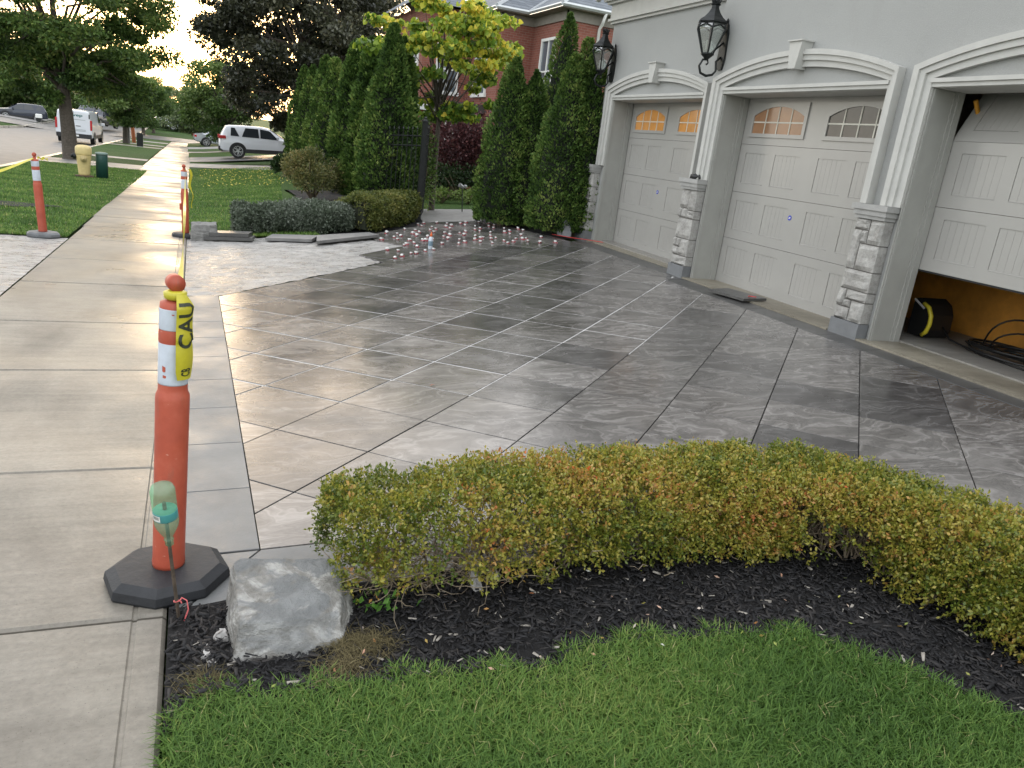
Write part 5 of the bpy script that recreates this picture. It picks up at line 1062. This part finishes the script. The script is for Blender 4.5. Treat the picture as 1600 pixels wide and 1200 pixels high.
tree(t1[0], t1[1], 'leafy street tree behind the fire hydrant', 2.6, .27, c1, (4.7, 3.6, 3.9), 150, 85000, M_ash, .16, .075, .5, 71, .15, .1, 'trees along the boulevard', lean=(-.15, 0), flat=.62)
for i, (px, py, cx, cy, rx, rz_, lab) in enumerate(((196, 224, 190, 146, 3.0, 2.8, 'second boulevard tree with dark crown right of the white van'), (224, 211, 222, 158, 3.0, 3.0, 'third boulevard tree before the orange post'), (240, 207, 240, 160, 3.0, 3.0, 'farthest boulevard tree by the end of the sidewalk'))):
    t_ = at(px, py); c_ = crown_at(cx, cy, t_[1]); tree(t_[0], t_[1], lab, 2.2, .17, c_, (rx, rx, rz_), 44, 20000, M_mid, .22, .11, .4, 73+i, .26, .05, 'trees along the boulevard')
cm = crown_at(470, 50, 43.5); tmx = at(492, 240, Y=43.5)
tree(tmx[0], 43.5, 'huge dark purple leaved maple overhanging the white SUV', 2.4, .35, (cm[0], 43.5, cm[2]+.9), (5.5, 4.6, 6.3), 150, 95000, M_darkm, .18, .11, .45, 81, .15, .25, None, 'maple_tree', flat=.5)
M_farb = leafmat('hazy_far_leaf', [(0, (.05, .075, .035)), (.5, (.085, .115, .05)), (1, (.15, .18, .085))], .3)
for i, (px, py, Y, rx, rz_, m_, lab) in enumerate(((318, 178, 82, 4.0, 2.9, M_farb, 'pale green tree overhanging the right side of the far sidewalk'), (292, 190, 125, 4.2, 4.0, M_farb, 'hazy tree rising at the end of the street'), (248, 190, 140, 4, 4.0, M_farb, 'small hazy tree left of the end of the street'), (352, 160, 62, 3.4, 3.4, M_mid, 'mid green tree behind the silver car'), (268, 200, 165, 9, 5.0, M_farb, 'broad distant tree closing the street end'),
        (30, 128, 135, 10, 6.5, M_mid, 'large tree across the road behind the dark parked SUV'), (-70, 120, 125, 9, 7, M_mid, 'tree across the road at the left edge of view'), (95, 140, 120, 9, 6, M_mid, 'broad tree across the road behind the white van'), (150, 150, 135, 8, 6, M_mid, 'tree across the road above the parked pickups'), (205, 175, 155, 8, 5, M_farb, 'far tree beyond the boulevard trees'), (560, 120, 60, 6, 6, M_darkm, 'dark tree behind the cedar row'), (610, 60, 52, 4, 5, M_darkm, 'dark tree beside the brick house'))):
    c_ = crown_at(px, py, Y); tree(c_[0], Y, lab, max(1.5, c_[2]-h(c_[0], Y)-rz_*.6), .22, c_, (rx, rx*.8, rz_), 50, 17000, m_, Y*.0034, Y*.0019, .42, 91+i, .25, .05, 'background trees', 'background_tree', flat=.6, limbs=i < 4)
# shrub masses under the trees across the road
for i, (px, Y, rx) in enumerate(((-20, 125, 8), (40, 128, 8), (125, 125, 9), (215, 130, 7), (300, 120, 5))):
    c_ = crown_at(px, 185, Y); bush('background_shrub', (c_[0], Y), (rx, 3, 3.2), 3000, M_mid, ('leftmost', 'second', 'third', 'fourth', 'rightmost')[i]+' dark shrub mass in the far background along the street', 'shrub', .5, .26, .3, 130+i, .35)
# ------------------------------------------------------------------ brick house behind the cedars
m, n, b, o = newmat('red_brick'); M_brick = m
tc = N(n, 'ShaderNodeTexCoord'); sx2 = N(n, 'ShaderNodeSeparateXYZ'); L(n, tc.outputs['Object'], sx2.inputs[0]); ad2 = N(n, 'ShaderNodeMath', operation='ADD'); L(n, sx2.outputs['X'], ad2.inputs[0]); L(n, sx2.outputs['Y'], ad2.inputs[1])
cb = N(n, 'ShaderNodeCombineXYZ'); L(n, ad2.outputs[0], cb.inputs[0]); L(n, sx2.outputs['Z'], cb.inputs[1])
bt = N(n, 'ShaderNodeTexBrick'); L(n, cb.outputs[0], bt.inputs['Vector']); bt.inputs['Scale'].default_value = 1; bt.inputs['Brick Width'].default_value = .21; bt.inputs['Row Height'].default_value = .075; bt.inputs['Mortar Size'].default_value = .008
bt.inputs['Color1'].default_value = (.20, .062, .042, 1); bt.inputs['Color2'].default_value = (.27, .088, .06, 1); bt.inputs['Mortar'].default_value = (.25, .17, .14, 1)
c = mixc(n, .3, bt.outputs['Color'], ramp(n, tex(n, 2, 5, .6, coords(n)).outputs['Fac'], [(.3, (.15, .05, .035)), (.7, (.27, .10, .07))])); L(n, c, b.inputs['Base Color']); b.inputs['Roughness'].default_value = .9; bump(n, b, bt.outputs['Fac'], .4, -.01)
m, n, b, o = newmat('grey_shingles'); M_roof = m
tc = N(n, 'ShaderNodeTexCoord'); sx2 = N(n, 'ShaderNodeSeparateXYZ'); L(n, tc.outputs['Object'], sx2.inputs[0]); ad2 = N(n, 'ShaderNodeMath', operation='ADD'); L(n, sx2.outputs['X'], ad2.inputs[0]); L(n, sx2.outputs['Y'], ad2.inputs[1])
cb = N(n, 'ShaderNodeCombineXYZ'); L(n, ad2.outputs[0], cb.inputs[0]); L(n, sx2.outputs['Z'], cb.inputs[1])
bt = N(n, 'ShaderNodeTexBrick'); L(n, cb.outputs[0], bt.inputs['Vector']); bt.inputs['Scale'].default_value = 1; bt.inputs['Brick Width'].default_value = .3; bt.inputs['Row Height'].default_value = .10; bt.inputs['Mortar Size'].default_value = .008
bt.inputs['Color1'].default_value = (.12, .135, .155, 1); bt.inputs['Color2'].default_value = (.17, .185, .205, 1); bt.inputs['Mortar'].default_value = (.07, .08, .09, 1); L(n, bt.outputs['Color'], b.inputs['Base Color']); b.inputs['Roughness'].default_value = .85
BZ = .1; EZ = 5.8
bh = thing('brick_house', 'red brick house with grey hipped roof behind the cedars', 'house', (12, 27, BZ))
def hp(o_, par=None):
    if par is None: par_world(o_, bh)
    else: o_.parent = par
    return o_
q = MB()
for (x0, x1, y0, y1) in ((10.65, 20, 23.7, 36), (9.5, 10.651, 26.3, 36), (7.7, 9.501, 29.4, 36)): q.box(x0, x1, y0, y1, BZ-.3, EZ-.002 if x0 > 8 else EZ+.3)
hp(q.build('wall', M_brick))
q = MB()   # frieze and soffit
for (x0, x1, y0, y1) in ((10.3, 20, 23.35, 36), (9.15, 10.301, 25.95, 36), (8.6, 9.151, 28.9, 36)): q.box(x0, x1, y0, y1, EZ, EZ+.03)
q.box(10.6, 20, 23.65, 23.70, EZ-.28, EZ-.002); q.box(10.60, 10.649, 23.65, 26.25, EZ-.28, EZ-.002); q.box(9.45, 10.6, 26.25, 26.299, EZ-.28, EZ-.002); q.box(9.45, 9.499, 26.25, 29.3, EZ-.28, EZ-.002)
hp(q.build('soffit', plain('taupe_soffit', (.22, .20, .17), .7)))
q = MB()
def gut(a, c): q.tube([a, c], .06, 4)
E_ = [(20, 23.3), (10.25, 23.3), (10.25, 25.9), (9.1, 25.9), (9.1, 29.4)]
for a, c in zip(E_[:-1], E_[1:]): gut((*a, EZ+.08), (*c, EZ+.08))
hp(q.build('gutter', plain('pale_gutter', (.50, .52, .52), .4)))
sl2 = .62
q = MB()
def pl(pts): q.add(pts, [tuple(range(len(pts)))])
R_ = lambda x, y, run: (x, y, EZ+.10+run*sl2)
# wing facing the garage: slopes rise from each eave and meet on hips and valleys
pl([R_(10.25, 23.3, 0), R_(20, 23.3, 0), R_(30, 33.3, 10), R_(20.25, 33.3, 10)])
pl([R_(10.25, 25.9, 0), R_(10.25, 23.3, 0), R_(20.25, 33.3, 10), R_(20.25, 35.9, 10)])
pl([R_(9.1, 25.9, 0), R_(10.25, 25.9, 0), R_(20.25, 35.9, 10), R_(19.1, 35.9, 10)])
pl([R_(9.1, 40, 0), R_(9.1, 25.9, 0), R_(19.1, 35.9, 10), R_(19.1, 40, 10)])
q.add([(7.2, 29.0, EZ+.32), (9.6, 29.0, EZ+.32), (8.4, 30.2, EZ+1.2), (7.2, 36, EZ+.32), (8.4, 36, EZ+1.2), (9.6, 36, EZ+.32)], [(0, 1, 2), (3, 0, 2, 4), (1, 5, 4, 2)])
roof = hp(q.build('roof', M_roof))
q = MB(); q.tube([R_(10.25, 23.3, 0.02), R_(20.25, 33.3, 10.02)], .07, 4); q.tube([R_(10.25, 25.9, .02), R_(20.25, 35.9, 10.02)], .06, 4); q.tube([R_(9.1, 25.9, .02), R_(19.1, 35.9, 10.02)], .07, 4); hp(q.build('hip_flashing', plain('light_flashing', (.45, .47, .48), .5)), roof)
q = MB(); q.tube([(11.75, 23.33, EZ+.05), (11.75, 23.5, EZ-.25), (11.75, 23.66, EZ-.38), (11.75, 23.66, BZ)], .05, 8); q.box(11.68, 11.82, 23.60, 23.72, EZ-2.4, EZ-2.36); hp(q.build('downspout', M_white, None, True))
M_wglass = glassmat('house_window_glass', (.10, .12, .14), .06)
def window(face, a, c0, c1, z0, z1, arch=False):
    # face 'x': wall facing -X at x=a, spans y c0..c1; face 'y': wall facing -Y at y=a, spans x
    mp = (lambda u, d, z: (a-d, u, z)) if face == 'x' else (lambda u, d, z: (u, a-d, z))
    f = MB(); w_ = .09
    f.box(c0-w_, c0, .0, .06, z0, z1); f.box(c1, c1+w_, 0, .06, z0, z1); f.box(c0-w_-.06, c1+w_+.06, 0, .09, z0-.13, z0)
    if arch:
        ar = arch_pts(c0, c1, z1, z1+(c1-c0)*.42, 12); out = arch_pts(c0-w_, c1+w_, z1, z1+(c1-c0)*.42+w_, 12); k = len(ar)
        f.add([(p[0], .06, p[1]) for p in ar]+[(p[0], .06, p[1]) for p in out], [(i, i+1, k+i+1, k+i) for i in range(k-1)])
    else: f.box(c0-w_, c1+w_, 0, .06, z1, z1+w_)
    cm_ = (c0+c1)/2; f.box(cm_-.03, cm_+.03, .01, .045, z0, z1); f.box(c0, c1, .011, .044, (z0+z1)/2-.025, (z0+z1)/2+.025)
    f.map(mp); wf = hp(f.build('window', M_white))
    for u0, u1 in ((c0, cm_), (cm_, c1)):
        for y0, y1 in ((z0, (z0+z1)/2), ((z0+z1)/2, z1)): g = MB(); g.box(u0, u1, .003, .01, y0, y1); g.map(mp); hp(g.build('pane', M_wglass), wf)
    if arch: g = MB(); g.add([(p[0], .01, p[1]) for p in ar], [tuple(range(len(ar)))]); g.map(mp); hp(g.build('pane', M_white), wf)
window('x', 10.65, 24.35, 25.35, 3.15, 5.0); window('x', 7.7, 30.0, 31.1, 3.2, 5.2, True); window('y', 29.4, 8.3, 9.0, 3.3, 4.8); window('x', 9.5, 27.4, 28.6, 3.3, 4.8)
q = MB(); q.box(7.55, 7.698, 29.3, 36, 2.55, 2.75); q.box(7.55, 9.4, 29.25, 29.399, 2.55, 2.75); hp(q.build('stone_band', M_white))
q = MB(); q.box(8.2, 9.498, 27.2, 29.2, 2.62, 2.9); hp(q.build('porch_roof', plain('dark_porch', (.05, .045, .04), .8)))
q = MB(); q.box(9.40, 9.498, 27.5, 29.2, BZ, 2.6); hp(q.build('porch_shade_panel', plain('porch_shadow_brown', (.06, .035, .025), .8)))  # flat brown panel on the wall, the porch's shade put into its colour
cpx = at(703, 190, Y=27.3); q = MB(); q.box(cpx[0]-.16, cpx[0]+.16, 27.2, 27.5, BZ, 2.62); q.box(cpx[0]-.21, cpx[0]+.21, 27.15, 27.55, BZ, BZ+.25); hp(q.build('porch_column', M_white))
# ------------------------------------------------------------------ hydrant, utility box, poles
M_hyd = plain('pale_yellow_paint', (.60, .47, .21), .45, 0, .08, 12)
p = at(132, 277); T = thing('fire_hydrant', 'pale yellow fire hydrant on the boulevard grass', 'fire hydrant', p)
q = MB(); q.lathe([(.155, .06), (.155, .12), (.185, .45), (.205, .62), (.21, .66)], 20); q.build('barrel', M_hyd, T, True)
q = MB(); q.lathe([(.215, .655), (.222, .68), (.222, .84), (.205, .89), (.15, .925), (.05, .94)], 20); q.build('bonnet', M_hyd, T, True)
q = MB(); q.tube([(.02, -.15, .55), (.02, -.28, .55)], [.10, .09], 14); q.tube([(.02, -.28, .55), (.02, -.31, .55)], .04, 6); q.build('nozzle', plain('tan_nozzle', (.42, .33, .15), .5), T, True)
q = MB(); q.tube([(-.14, 0, .60), (-.28, -.02, .60)], [.08, .09], 12); q.tube([(-.28, -.02, .60), (-.33, -.02, .60)], .05, 6); q.build('side_nozzle', M_black, T, True)
q = MB(); q.lathe([(.26, 0), (.26, .05), (.18, .065)], 18); q.build('flange', plain('rusty_flange', (.06, .03, .02), .8), T)
p = at(160, 279); T = thing('utility_pedestal', 'dark green utility pedestal with pale lid beside the hydrant', 'utility box', p); M_ped = plain('dark_green_plastic', (.012, .055, .045), .45)
q = MB(); q.lathe([(.165, 0), (.165, .70), (.155, .72)], 20, sx=1, sy=.8); q.build('body', M_ped, T, True)
q = MB(); q.lathe([(.175, .70), (.178, .73), (.165, .76), (.09, .775)], 20, sx=1, sy=.8); q.build('lid', plain('grey_green_lid', (.14, .20, .18), .4), T, True)
p = at(219, 229); T = thing('utility_pedestal', 'small black utility box beside the distant trees', 'utility box', p); q = MB(); q.cbox(-.2, .2, -.15, .15, 0, .95, .05); q.build('body', M_black, T)
p = at(200, 224); q = MB(); q.tube([(p[0], p[1], p[2]-.2), (p[0]-.03, p[1], p[2]+4.6)], [.16, .13], 10); tag(q.build('wooden_pole', plain('grey_wood_pole', (.17, .16, .15), .9, 0, .2, 12)), 'grey wooden pole next to the dark boulevard tree', 'pole')
p = at(210, 223); q = MB(); q.tube([(p[0], p[1], p[2]-.2), (p[0]-.20, p[1], p[2]+2.2)], [.15, .13], 10); tag(q.build('wooden_post', plain('orange_wood', (.34, .10, .035), .8, 0, .2, 8)), 'leaning reddish post lit between the boulevard trees', 'post')
p = at(62, 191); T = thing('mailbox', 'small white box on the far verge beside the dark SUV', 'box', p); q = MB(); q.cbox(-.35, .25, -.2, .2, .45, .85, .06); q.build('body', M_white, T); q = MB(); q.box(-.3, .1, -.1, .1, 0, .46); q.build('stand', M_black, T)
# ------------------------------------------------------------------ vehicles
M_cglass = glassmat('car_glass', (.025, .03, .035), .04); M_tyre = plain('tyre_rubber', (.015, .015, .016), .75); M_rim = plain('alloy_rim', (.55, .56, .58), .25, .8); M_clad = plain('black_cladding', (.02, .02, .022), .55)
M_tail = plain('red_tail_light', (.42, .015, .02), .2); M_wcar = plain('white_car_paint', (.68, .70, .74), .25, 0, .02, 2, 0, 60, .5, .6); M_scar = plain('silver_car_paint', (.42, .45, .48), .28, .5, .03, 2, 0, 60, .5, .6); M_dcar = plain('dark_blue_car_paint', (.022, .028, .045), .25, .2, .05, 2, 0, 60, .5, .6)
SUV = [(0, .58, .80, .92, .74, .62), (.05, .40, .98, 1.06, .86, .72), (.18, .34, 1.10, 1.30, .90, .72), (.36, .32, 1.10, 1.60, .91, .67), (.55, .30, 1.09, 1.645, .915, .66), (1.2, .28, 1.06, 1.665, .92, .66), (2.1, .28, 1.03, 1.65, .92, .65), (2.55, .28, 1.01, 1.58, .92, .64), (3.0, .28, 1.0, 1.33, .92, .65), (3.35, .28, .99, 1.10, .915, .68), (3.6, .28, .98, 1.05, .91, .72), (4.2, .28, .92, .98, .89, .72), (4.5, .32, .80, .87, .82, .66), (4.64, .42, .64, .72, .70, .58)]
SEDAN = [(0, .5, .72, .82, .72, .60), (.06, .36, .86, .92, .84, .72), (.5, .3, .92, .98, .88, .72), (.75, .28, .92, 1.05, .89, .66), (1.25, .26, .92, 1.36, .90, .60), (1.6, .26, .91, 1.43, .90, .60), (2.3, .26, .90, 1.44, .90, .60), (2.9, .26, .89, 1.20, .90, .62), (3.3, .26, .88, .96, .89, .70), (4.1, .27, .80, .86, .86, .70), (4.45, .32, .66, .72, .76, .62), (4.55, .4, .55, .62, .66, .56)]
VAN = [(0, .42, 1.0, 1.80, .93, .80), (.02, .36, 1.05, 1.88, .95, .82), (.12, .34, 1.05, 1.92, .955, .82), (1.5, .33, 1.04, 1.93, .96, .82), (3.3, .33, 1.02, 1.90, .96, .80), (3.7, .33, 1.02, 1.80, .955, .78), (4.2, .33, 1.01, 1.30, .95, .76), (4.45, .34, 1.0, 1.12, .93, .76), (4.95, .36, .86, .92, .88, .72), (5.12, .44, .66, .72, .78, .64)]
PICK = [(0, .6, .95, 1.02, .90, .80), (.05, .5, 1.08, 1.12, .95, .84), (1.9, .48, 1.10, 1.14, .97, .84), (2.0, .46, 1.12, 1.75, .97, .70), (2.2, .46, 1.12, 1.86, .97, .70), (3.3, .46, 1.12, 1.87, .97, .70), (3.8, .46, 1.12, 1.55, .97, .70), (4.2, .46, 1.12, 1.22, .97, .76), (5.2, .48, 1.08, 1.15, .95, .80), (5.6, .5, .98, 1.05, .92, .78), (5.7, .55, .8, .88, .86, .74)]
def car(name, label, cat, ST, loc, rz, paint, wheels, wr, win, sc_=1., front_win=None, rear_win=None, tails=None, group=None, clad=True, roofmat=None):
    T = thing(name, label, cat, loc, rz, group); T.scale = (sc_,)*3
    xs_ = [s[0] for s in ST]; fi = lambda k, x: float(np.interp(x, xs_, [s[k] for s in ST]))
    X = sorted(set(xs_+list(np.linspace(xs_[0], xs_[-1], 40)))); V = []; ring = 14
    for x in X:
        zb_, zm, zt, wb, wt = [fi(k, x) for k in range(1, 6)]; zc = zb_+(zm-zb_)*.5; tt = max(.04, min(.09, (zt-zm)*.4))
        hs = [(-wb*.90, zb_), (-wb*.985, zb_+.06), (-wb, zc), (-wb*.975, zm), (-wt-.01, zt-tt), (-wt*.86, zt-tt*.25), (-wt*.4, zt)]
        V += [(x, y, z) for y, z in hs]+[(x, -y, z) for y, z in hs[::-1]]
    F = [(i*ring+k, i*ring+k+1, (i+1)*ring+k+1, (i+1)*ring+k) for i in range(len(X)-1) for k in range(ring-1)]+[tuple(range(ring)), tuple(range(len(X)*ring-1, (len(X)-1)*ring-1, -1))]
    bo2 = MB().add(V, F).build('body', paint, T, True)
    md = bo2.modifiers.new('e', 'EDGE_SPLIT'); md.split_angle = math.radians(38)
    def sp(x, t, sd_, off=.012):    # point on the glasshouse side: t 0 at belt, 1 at roof rail
        zm, zt, wb, wt = fi(2, x), fi(3, x), fi(4, x), fi(5, x); tt = max(.04, min(.09, (zt-zm)*.4)); z0, y0, z1, y1 = zm, wb*.975, zt-tt, wt+.01
        return (x, sd_*(y0+(y1-y0)*t+off), z0+(z1-z0)*t)
    for (xa, xb, xa2, xb2) in win:
        for sd_ in (-1, 1):
            k = 6; V = [sp(xa+(xb-xa)*i/k, .06, sd_) for i in range(k+1)]+[sp(xa2+(xb2-xa2)*i/k, .93, sd_) for i in range(k+1)]
            MB().add(V, [(i, i+1, k+2+i, k+1+i) for i in range(k)]).build('side_window', M_cglass, T)
    for W_, nm in ((rear_win, 'rear_window'), (front_win, 'windscreen')):
        if W_:
            xa, za, wa, xb, zb2, wb2 = W_; MB().add([(xa, -wa, za), (xa, wa, za), (xb, wb2, zb2), (xb, -wb2, zb2)], [(0, 1, 2, 3)]).build(nm, M_cglass, T)
    for x in wheels:
        for sd_ in (-1, 1):
            y = sd_*(fi(4, x)-.10); q = MB(); q.tube([(x, y-.11*sd_, wr), (x, y+.115*sd_, wr)], wr, 24); w_ = q.build('wheel', M_tyre, T)
            q = MB(); yy = y+.118*sd_; q.tube([(x, yy-.02*sd_, wr), (x, yy, wr)], wr*.24, 12)
            for k in range(5):
                a_ = 2*PI*k/5+.3; d = (math.cos(a_), math.sin(a_)); e = (-d[1], d[0])
                for s_ in (-1, 1):
                    b0 = .09*s_; q.add([(x+d[0]*wr*.2+e[0]*wr*b0, yy, wr+d[1]*wr*.2+e[1]*wr*b0), (x+d[0]*wr*.68+e[0]*wr*(b0*2.2), yy, wr+d[1]*wr*.68+e[1]*wr*(b0*2.2)), (x+d[0]*wr*.68+e[0]*wr*(b0*2.2+.11*s_), yy, wr+d[1]*wr*.68+e[1]*wr*(b0*2.2+.11*s_)), (x+d[0]*wr*.2+e[0]*wr*(b0+.08*s_), yy, wr+d[1]*wr*.2+e[1]*wr*(b0+.08*s_))], [(0, 1, 2, 3)])
            vs_ = []; 
            for k in range(24): a_ = 2*PI*k/24; vs_ += [(x+wr*.64*math.cos(a_), yy, wr+wr*.64*math.sin(a_)), (x+wr*.72*math.cos(a_), yy, wr+wr*.72*math.sin(a_))]
            q.add(vs_, [(2*k, 2*k+1, (2*k+3) % 48, (2*k+2) % 48) for k in range(24)]); q.build('rim', M_rim, w_)
            q = MB(); vs_ = []; k0 = 18
            for k in range(k0+1): a_ = PI*k/k0*1.12-.06*PI; vs_ += [(x+wr*1.06*math.cos(a_), sd_*(fi(4, x)+.004), wr+wr*1.06*math.sin(a_)), (x+wr*1.22*math.cos(a_), sd_*(fi(4, x)+.010), wr+wr*1.22*math.sin(a_))]
            q.add(vs_, [(2*k, 2*k+1, 2*k+3, 2*k+2) for k in range(k0)])
            vs_ = [(x+wr*1.07*math.cos(a_), sd_*(fi(4, x)+.002), wr+wr*1.07*math.sin(a_)) for a_ in np.linspace(0, 2*PI, 25)[:-1]]; q.add(vs_, [tuple(range(24))]); q.build('wheel_arch', M_clad, T)
    if clad:
        for sd_ in (-1, 1):
            q = MB(); x0, x1 = wheels[0]+wr*1.1, wheels[1]-wr*1.1; zz_ = fi(1, 2); q.box(x0, x1, min(sd_*(fi(4, 2)-.04), sd_*(fi(4, 2)+.012)), max(sd_*(fi(4, 2)-.04), sd_*(fi(4, 2)+.012)), zz_, zz_+.20); q.build('sill_cladding', M_clad, T)
        q = MB(); q.box(-.03, .25, -.84, .84, fi(1, .1)-.02, fi(1, .1)+.20); q.build('rear_bumper', M_clad, T)
    if tails:
        for sd_ in (-1, 1):
            x0, x1, y0, y1, z0, z1 = tails; q = MB(); ya, yb = sorted((sd_*y0, sd_*y1)); q.cbox(x0, x1, ya, yb, z0, z1, .02); q.build('tail_light', M_tail, T)
    for sd_ in (-1, 1):
        xm = [s[0] for s in ST if s[3] > s[2]+.25][-1]; q = MB(); ya, yb = sorted((sd_*(fi(4, xm)-.03), sd_*(fi(4, xm)+.17))); q.cbox(xm-.10, xm+.02, ya, yb, fi(2, xm)+.04, fi(2, xm)+.20, .03); q.build('mirror', paint, T)
    return T
su = at(370, 248); zsu = h(3.5, su[1])+.02
S_ = car('parked_suv', 'white SUV parked across the neighbouring driveway under the dark maple', 'SUV', SUV, (su[0]-.92, su[1]+.45, h(su[0], su[1])+.02), .0, M_wcar, (.92, 3.62), .36, ((.58, 1.02, .62, .80), (1.14, 2.02, 1.34, 1.98), (2.08, 3.0, 2.08, 2.62)), 1.06, (3.33, 1.09, .66, 2.62, 1.57, .60), (.155, 1.16, .66, .40, 1.58, .58), (-.02, .34, .60, .93, .96, 1.12))
S_.rotation_euler = (0, -.05, 0)
sv = at(322, 229); car('parked_car', 'silver car half hidden behind the white SUV', 'car', SEDAN, (sv[0]-1.0, sv[1], h(sv[0], sv[1])+.02), .08, M_scar, (.85, 3.5), .33, ((1.0, 1.6, 1.3, 1.65), (1.7, 2.9, 1.7, 2.4)), 1.1, (3.25, .97, .6, 2.45, 1.42, .55), (.76, 1.06, .6, 1.28, 1.38, .55), (-.01, .14, .5, .86, .68, .84), clad=False)
vL = at(97, 222); vR = at(148, 223); vc = at(122, 222.5)
Vn = car('white_van', 'white delivery van with green lettering parked in the street behind the tree trunk', 'van', VAN, (vc[0]+.1, 60.5, h(-7, 60.5)), PI/2-.04, M_wcar, (.95, 4.05), .34, ((3.0, 3.9, 3.0, 3.6),), 1.11, (4.28, 1.28, .7, 3.66, 1.82, .62), None, (-.02, .05, .86, .965, .82, 1.40))
for yy in (-.002,): q = MB(); q.box(-.006, .02, -.008, .008, .55, 1.84); q.build('door_seam', M_clad, Vn)
q = MB(); q.box(-.05, .08, -.93, .93, .34, .58); q.build('bumper', M_clad, Vn)
q = MB(); q.box(-.012, .01, .06, .30, 1.06, 1.10); q.box(-.012, .01, -.36, -.10, 1.00, 1.04); q.box(-.014, .0, -.86, -.80, 1.48, 1.72); q.build('door_handle', M_clad, Vn)
uv, fs_, asp = text_mesh('Servep'); q = MB(); q.add([(-.008, .52-1.0*a_, 1.50+.22*c_) for a_, c_ in uv], fs_); q.build('lettering', plain('teal_lettering', (.03, .14, .13), .5), Vn)
q = MB(); [q.box(-.008, -.004, -.62+0*i, .42 if i else .3, z, z+.035) for i, z in enumerate((1.36, .80, .73))]; q.build('small_print', plain('grey_print', (.35, .38, .38), .5), Vn)
q = MB(); q.box(-.055, -.04, -.25, .25, .42, .52); q.build('number_plate', M_clipw, Vn)
for px, py, nm, lab, ST, pt_, rz, wl_, wr_, wn in ((75, 192, 'parked_suv', 'dark blue SUV parked at the far left across the road', SUV, M_dcar, PI+.15, (.92, 3.62), .36, ((.58, 1.02, .62, .80), (1.14, 2.02, 1.34, 1.98), (2.08, 3.0, 2.08, 2.62))), (176, 200, 'parked_pickup', 'dark pickup facing us far up the road right of the van', PICK, M_dcar, -PI/2-.35, (1.2, 4.6), .42, ((2.2, 3.0, 2.25, 2.9), (3.05, 3.85, 3.05, 3.5))), (160, 196, 'parked_pickup', 'dark blue pickup partly behind the other one far up the road', PICK, M_dcar, -PI/2-.3, (1.2, 4.6), .42, ((2.2, 3.0, 2.25, 2.9), (3.05, 3.85, 3.05, 3.5))), (256, 201, 'parked_car', 'white car far away near the end of the street', SEDAN, M_wcar, .25, (.85, 3.5), .33, ((1.0, 1.6, 1.3, 1.65), (1.7, 2.9, 1.7, 2.4))), (233, 196, 'parked_car', 'small pale car farthest away behind the boulevard trees', SEDAN, M_wcar, .3, (.85, 3.5), .33, ((1.0, 1.6, 1.3, 1.65), (1.7, 2.9, 1.7, 2.4)))):
    Yc = 105 if px < 200 else 118; p = at(px, py, Y=Yc); car(nm, lab, 'pickup' if 'pickup' in nm else ('SUV' if 'suv' in nm else 'car'), ST, (p[0], Yc, p[2]), rz, pt_, wl_, wr_, wn, 1.1, (3.33, 1.09, .66, 2.62, 1.57, .60) if ST is SUV else (4.0, 1.35, .66, 3.45, 1.8, .6) if ST is PICK else (3.25, .97, .6, 2.45, 1.42, .55))
